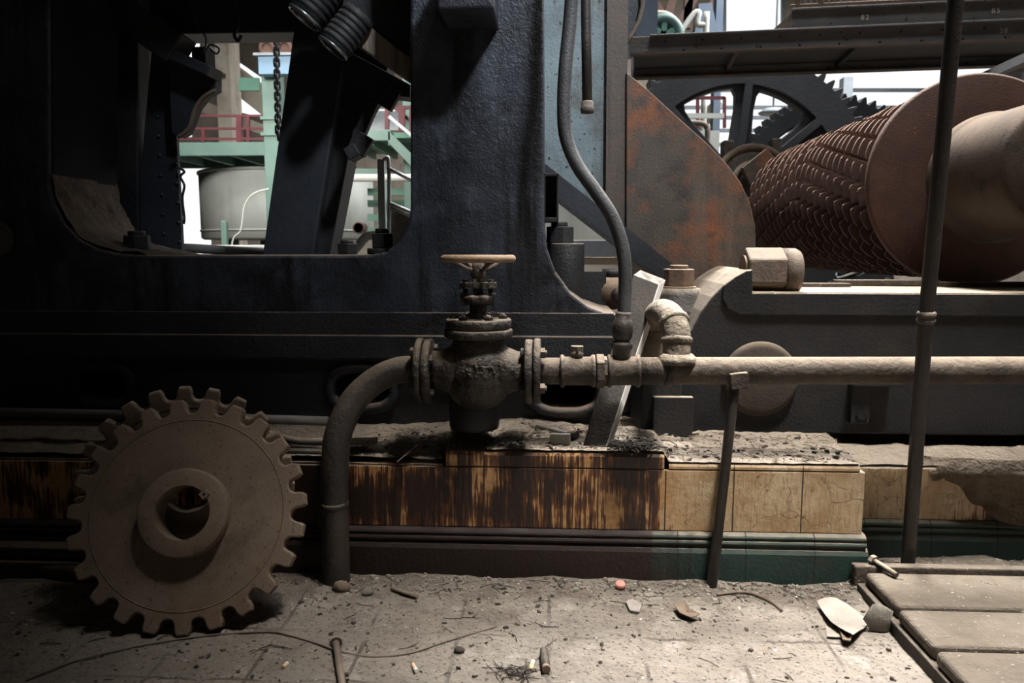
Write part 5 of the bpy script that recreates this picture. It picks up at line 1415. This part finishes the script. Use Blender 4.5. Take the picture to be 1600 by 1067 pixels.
tag(MB().prism(on(9.9, (1092, 6), (1112, 4), (1124, 60), (1084, 60)), (0, 0.2, 0)).build('hopper_plate', M['bluegear']), 'grey hopper plate behind the white pipe bends', 'plate')
t = thing('red_railing', 'red tube railing seen through the great gear wheel', 'railing', at(1110, 200, 9.5))
b = MB()
for x in (1090, 1132): b.bar(at(x, 200, 9.5), at(x, 152, 9.5), 0.035, 0.035, (0, 1, 0))
b.bar(at(1080, 153, 9.5), at(1132, 153, 9.5), 0.035, 0.035)
b.build('railing_tubes', M['red'], t)
tag(MB().bar(at(1066, 181, 9.4), at(1131, 181, 9.4), 0.04, 0.055).bb((at(1066, 0, 9.4).x, 9.4, 0), (at(1131, 0, 9.4).x, 9.5, at(1100, 204, 9.4).z)).build('green_ledger', M['white']), 'pale ledger and white base under the red tube railing', 'beam')
tag(MB().bar(at(1092, 200, 10.2), at(1122, 160, 10.2), 0.16, 0.14).build('slant_duct', M['beige']), 'slanting brown duct behind the red tube railing', 'duct')
tag(MB().tube(spline([at(1075, 192, 8.8), at(1096, 193, 8.8), at(1104, 200, 8.8), at(1105, 226, 8.8), Vector((at(1105, 226, 8.8).x, 8.8, 0))], 6), 0.03, 10).build('bent_tube', M['rustnut']), 'bent pale tube below the red tube railing', 'tube')
tag(MB().bb((at(1325, 0, 13).x, 13, 0), (at(1340, 0, 13).x, 13.2, at(1330, 120, 13).z)).build('window_column', M['windowframe']), 'grey post in front of the bright end opening', 'column')
t = thing('ceiling_fan', 'far flat oval lamp shade hanging in front of the bright opening', 'lamp', at(1208, 172, 12))
MB().lathe([(0.0, 0.05), (0.12, 0.04), (0.22, -0.02), (0.20, -0.04), (0, -0.03)], at(1208, 174, 12), (0, 0, 1), 24).cyl(at(1208, 174, 12), (at(1208, 174, 12).x, 12, 7.4), 0.015, n=8).build('lamp_shade', M['windowframe'], t)
t.name = 'hanging_lamp'

# ================================================================= FAR MACHINERY, THROUGH THE FRAME OPENING
# white tank
t = thing('white_tank', 'large grey-white round tank under the green platform', 'tank', Vector((at(451, 0, 9.0).x, 9.0, 0.0)))
cx = at(451, 300, 9.0).x; rt = px2m(130, 9.0)
z1 = at(316, 276, 9.0).z; z0 = at(316, 375, 9.0).z
MB().lathe([(rt * 0.97, 0), (rt, 0.02), (rt, z1 - z0), (rt * 0.985, z1 - z0), (rt * 0.985, z1 - z0 - 0.3), (0, z1 - z0 - 0.3)], (cx, 9.0, z0), (0, 0, 1), 72).build('tank_shell', M['tank'], t)
MB().ring((cx, 9.0, z0 + 0.10), (0, 0, 1), rt + 0.002, 0.012, 72, 6).build('tank_hoop', M['tank'], t)
MB().ring((cx, 9.0, z1), (0, 0, 1), rt, 0.02, 72, 8).build('tank_lip', M['tank'], t)
b = MB()
for k in range(4):
    a = PI / 4 + k * PI / 2; b.cyl((cx + rt * .7 * math.cos(a), 9.0 + rt * .7 * math.sin(a), 0), (cx + rt * .7 * math.cos(a), 9.0 + rt * .7 * math.sin(a), z0), 0.06, n=12)
b.build('tank_feet', M['greendark'], t)
pn = at(560, 356, 8.06)
MB().lathe([(0.05, 0.0), (0.062, 0.0), (0.062, 0.05), (0.055, 0.05), (0.055, 0.2)], pn, (0, 1, 0), 24).lathe([(0.05, 0), (0.05, 0.05), (0.0, 0.05)], pn, (0, 1, 0), 24).build('tank_nozzle', M['rust'], t)
tag(MB().bb((at(337, 0, 7.2).x, 7.2, 0), at(348, 345, 7.26)).build('green_post', M['green'], None, 0.008), 'short green post in front of the white tank', 'post')
tag(MB().tube(spline([Vector((at(362, 388, 7.1).x, 7.1, 0.01)), at(362, 388, 7.1), at(376, 360, 7.1), at(382, 322, 7.1), at(396, 303, 7.1), at(420, 295, 7.1)], 6), 0.008, 8).build('thin_hose', M['white']), 'thin white hose looping down beside the white tank', 'hose')
tag(MB().bb((at(330, 0, 6.6).x, 6.2, 0.0), (at(424, 0, 6.6).x, 6.7, at(380, 383, 6.6).z)).build('white_bench', M['white'], None, 0.01), 'low white ledge below the tank', 'ledge')

Yq = 7.77
t = thing('green_platform', 'pale green steel platform with a red railing beside the tall green post', 'platform', at(380, 260, Yq))
ft = at(380, 222, Yq).z; fb = at(380, 243, Yq).z
MB().bb((at(150, 0, Yq).x, Yq, fb), (at(487, 0, Yq).x, Yq + 0.05, ft)).build('platform_edge', M['green'], t, 0.005)
MB().bb((at(150, 0, Yq).x, Yq + 0.05, ft - 0.03), (at(487, 0, Yq).x, Yq + 1.0, ft)).build('platform_deck', M['greendark'], t)
b = MB()
for k in range(6):
    x = at(180 + k * 55, 0, Yq).x; b.bb((x, Yq + 0.05, fb), (x + 0.04, Yq + 1.0, ft - 0.03))
b.build('platform_joists', M['green'], t)
MB().bb((at(150, 0, Yq).x, Yq + 0.96, fb - 0.02), (at(487, 0, Yq).x, Yq + 1.0, ft - 0.03)).build('rear_joist', M['green'], t)
t = thing('red_railing', 'thin dark red railing standing on the green platform', 'railing', at(350, 222, Yq))
b = MB()
for y in (181, 201, 217): b.bar(at(150, y, Yq + .03), at(490, y, Yq + .03), 0.022, 0.022)
b.build('railing_bars', M['red'], t)
for x, w_ in ((318, 0.03), (374, 0.055), (388, 0.03), (440, 0.03)): MB().bar(at(x, 221.5, Yq + .03), at(x, 180 if x != 318 else 201, Yq + .03), w_, 0.03, (0, 1, 0)).build('railing_post', M['red'], t)
Yk = 7.6
t = thing('green_post', 'tall pale green steel post with a bolted splice', 'post', Vector((at(420, 0, Yk).x, Yk, 0)))
MB().bb((at(403, 0, Yk).x, Yk, 0), (at(431, 0, Yk).x, Yk + 0.16, 3.6)).build('post_shaft', M['green'], t, 0.01)
for y in (187, 212): MB().bb((at(405, 0, Yk).x - .03, Yk - 0.02, at(420, y, Yk).z), (at(431, 0, Yk).x + .03, Yk + 0.0, at(420, y - 5, Yk).z)).build('post_splice', M['green'], t)
t = thing('blue_beam', 'light blue beam across the top of the tall green post', 'beam', at(450, 118, 7.5))
MB().bb((at(403, 0, 7.5).x, 7.44, at(430, 118, 7.5).z), (at(560, 0, 7.5).x, 7.58, at(430, 90, 7.5).z)).build('beam_web', M['bluepaint'], t, 0.005)
MB().bb((at(398, 0, 7.5).x, 7.40, at(430, 90, 7.5).z), (at(560, 0, 7.5).x, 7.62, at(430, 86, 7.5).z)).build('beam_flange', M['windowframe'], t)
for (x, lab) in ((417, 'round rusty flange end above the blue beam over the green post'), (444, 'round rusty flange end above the blue beam beside the chain')):
    pc = at(x, 75, 7.5); tag(MB().ring(pc, (0, -1, 0), 0.06, 0.022, 28, 8).cyl(pc, pc + Vector((0, 0.3, 0)), 0.05, n=20).build('pipe_end', M['rust']), lab, 'pipe end')
tag(MB().bar(at(374, 132, 8.8), at(405, 132, 8.8), 0.05, 0.14).build('green_stub_beam', M['greendark']), 'short dark green stub beam beside the green post', 'beam')
# chain
t = thing('hoist_chain', 'dark hoist chain hanging in front of the blue beam', 'chain', at(433, 215, 5.2))
pa = at(431, 40, 5.2); pz = at(435, 216, 5.2); n_l = 20
for k in range(n_l):
    c = pa.lerp(pz, (k + .5) / n_l); h = (pa.z - pz.z) / n_l
    m = MB(Matrix.Translation(c) @ Matrix.Rotation(0.5 + (PI / 2 if k % 2 else 0), 4, 'Z'))
    m.tube([(math.cos(a) * 0.017, 0, math.sin(a) * 0.022 + (h * .28 if math.sin(a) >= 0 else -h * .28)) for a in [2 * PI * q / 14 for q in range(16)]], 0.0075, 7, False)
    m.build('chain_link', M['darkiron'], t)
MB().cyl(pa, (pa.x, pa.y, 7.4), 0.012, n=8).build('chain_run', M['darkiron'], t)
# small chain by the riveted column
tag(MB().tube(spline([at(279, 262, 2.62), at(288, 268, 2.62), at(282, 276, 2.62), at(288, 290, 2.62), at(285, 310, 2.62), at(288, 340, 2.62), at(287, 350, 2.62)], 6), 0.0045, 8).build('thin_chain', M['darkiron']), 'thin dark chain hanging beside the riveted column', 'chain')
# concrete structure behind
t = thing('stair_flight', 'stained concrete stair flight slanting behind the green platform', 'stair', at(360, 200, 12.5))
MB().prism(on(12.5, (318, 66), (430, 150), (430, 196), (318, 108)), (0, 0.6, 0)).build('stair_slab', M['beige'], t)
MB().prism(on(12.3, (300, 150), (440, 206), (440, 222), (300, 170)), (0, 0.15, 0)).build('stair_stringer', M['beige'], t)
MB().bb((at(424, 0, 12.5).x, 12.46, 0), (at(436, 0, 12.5).x, 13.0, at(430, 196, 12.5).z)).build('stair_support', M['beige'], t)
tag(MB().bb((at(332, 0, 11.5).x, 11.5, 0), (at(354, 0, 11.5).x, 11.9, 5.6)).build('concrete_pier', M['beige']), 'stained concrete pier behind the red railing', 'pier')
tag(MB().bb((at(270, 0, 13).x, 13.0, 0.0), (at(330, 0, 13).x, 13.3, at(300, 250, 13).z)).build('low_wall', M['white']), 'bright white low wall beside the tank', 'wall') if False else None
tag(MB().bar(at(300, 118, 11.47), at(352, 118, 11.47), 0.05, 0.05).build('tie_bar', M['rust']), 'thin rusty tie bar fixed across the concrete pier', 'bar')

# right part of the opening: platform, ladder
Yp = 7.2
t = thing('green_platform', 'pale green platform corner with a sloping edge next to the blue-black upright', 'platform', at(590, 250, Yp))
MB().bb((at(500, 0, Yp).x, Yp, at(560, 220, Yp).z), (at(606, 0, Yp).x, Yp + 0.05, at(560, 203, Yp).z)).build('platform_edge', M['green'], t, 0.005)
MB().prism(on(Yp, (606, 203), (648, 246), (648, 266), (606, 222)), (0, 0.05, 0), (), 0.003).build('sloping_edge', M['green'], t)
b = MB(); b.bb((at(500, 0, Yp).x, Yp + 0.05, at(560, 206, Yp).z - 0.05), (at(640, 0, Yp).x, Yp + 1.3, at(560, 206, Yp).z))
b.build('platform_deck', M['greendark'], t)
b = MB()
for x in (530, 570, 600): b.bb((at(x, 0, Yp).x, Yp + 0.05, at(560, 226, Yp).z), (at(x, 0, Yp).x + 0.04, Yp + 1.2, at(560, 206, Yp).z - 0.05))
b.build('platform_joists', M['greendark'], t)
tag(MB().bb((at(629, 0, 7.7).x, 7.6, 0), (at(648, 0, 7.7).x, 7.75, 3.2)).build('green_post', M['green'], None, 0.008), 'pale green post half hidden by the blue-black upright', 'post')
t = thing('red_railing', 'red railing with a diagonal bar on the platform corner', 'railing', at(615, 203, 7.3))
b = MB()
for x, y0, y1, w_ in ((605, 202, 160, 0.04), (628, 206, 170, 0.06), (643, 210, 165, 0.035)): b.bar(at(x, y0, 7.3), at(x, y1, 7.3), w_, 0.035, (0, 1, 0))
b.bar(at(622, 168, 7.3), at(650, 168, 7.3), 0.03, 0.03); b.bar(at(606, 160, 7.35), at(650, 196, 7.35), 0.03, 0.03)
b.build('railing_tubes', M['red'], t)
MB().bar(at(608, 182, 7.25), at(646, 214, 7.25), 0.025, 0.03).build('diagonal_bar', M['rail_grey'], t)
tag(MB().bar(at(560, 188, 9.2), at(660, 190, 9.2), 0.06, 0.22).build('grey_beam', M['rail_grey']), 'pale grey beam behind the red railing corner', 'beam')
tag(MB().tube([at(500, 278, 7.0), at(658, 278, 7.0), at(662, 282, 7.0), Vector((at(662, 282, 7.0).x, 7.0, 0))], 0.035, 14).build('white_pipe', M['white']), 'long off-white pipe crossing in front of the tank rim', 'pipe')
tag(MB().bar(at(520, 268, 7.4), at(592, 268, 7.4), 0.05, 0.05).bb((at(592, 0, 7.4).x, 7.37, 0), (at(592, 0, 7.4).x + .05, 7.43, at(592, 266, 7.4).z)).build('green_rail', M['green']), 'green rail just above the long off-white pipe', 'rail')
tag(MB().tube(spline([at(532, 262, 7.5), at(548, 257, 7.5), at(556, 262, 7.5)], 6), 0.03, 12).build('tan_pipe', M['beige']), 'tan bent pipe above the green rail', 'pipe')
# handrail at the head of the steps
t = thing('stair_handrail', 'worn shiny double handrail post with sloping rails behind the frame sill', 'handrail', at(604, 370, 4.2))
Yh = 4.2
b = MB()
h0 = at(600, 400, Yh); b.bb((h0.x - 0.025, Yh - 0.008, 0.0), (h0.x + 0.012, Yh + 0.008, at(599, 249, Yh).z)); b.tube(spline([Vector((at(608, 400, Yh).x, Yh, 0.0)), at(608, 400, Yh), at(608, 300, Yh), at(607, 252, Yh), at(604, 246, Yh), at(600, 250, Yh)], 6), 0.011, 12)
b.build('handrail_post', M['rail_grey'], t)
for (y0, y1, r_) in ((262, 284, 0.011), (316, 334, 0.011), (322, 341, 0.008)): MB().tube([at(606, y0, Yh), at(648, y1, Yh)], r_, 10).build('sloping_rail', M['rail_grey'], t)
MB().add([*on(Yh + 0.02, (610, 324), (648, 340), (648, 400), (610, 400)), *on(Yh + 0.03, (610, 324), (648, 340), (648, 400), (610, 400))], [(0, 1, 2, 3), (4, 7, 6, 5), (0, 4, 5, 1), (1, 5, 6, 2), (2, 6, 7, 3), (3, 7, 4, 0)]).build('kick_plate', M['greybolt'], t)
t = thing('shelf_rack', 'dim green rack with pipes behind the handrail', 'rack', at(620, 380, 7.95))
b = MB()
for y in (300, 318, 340, 362): b.bar(at(575, y, 7.95), at(650, y, 7.95), 0.05, 0.07)
for x in (588, 636): b.bb((at(x, 0, 7.95).x - .025, 7.92, 0), (at(x, 0, 7.95).x + .025, 7.98, at(x, 290, 7.95).z))
b.build('rack_frame', M['greendark'], t)
tag(MB().tube(spline([at(545, 400, 3.0), at(560, 384, 3.0), at(572, 370, 3.0), at(584, 367, 3.0), at(592, 366, 3.0)], 6), 0.018, 12).build('pale_hose', M['white']), 'pale bent hose end behind the grimy nut on the sill', 'hose')
tag(MB().tube([at(190, 384, 2.9), at(300, 388, 2.9), at(452, 397, 2.9)], 0.018, 14).build('grey_tube', M['steel']), 'dark grey tube lying behind the frame sill', 'tube')
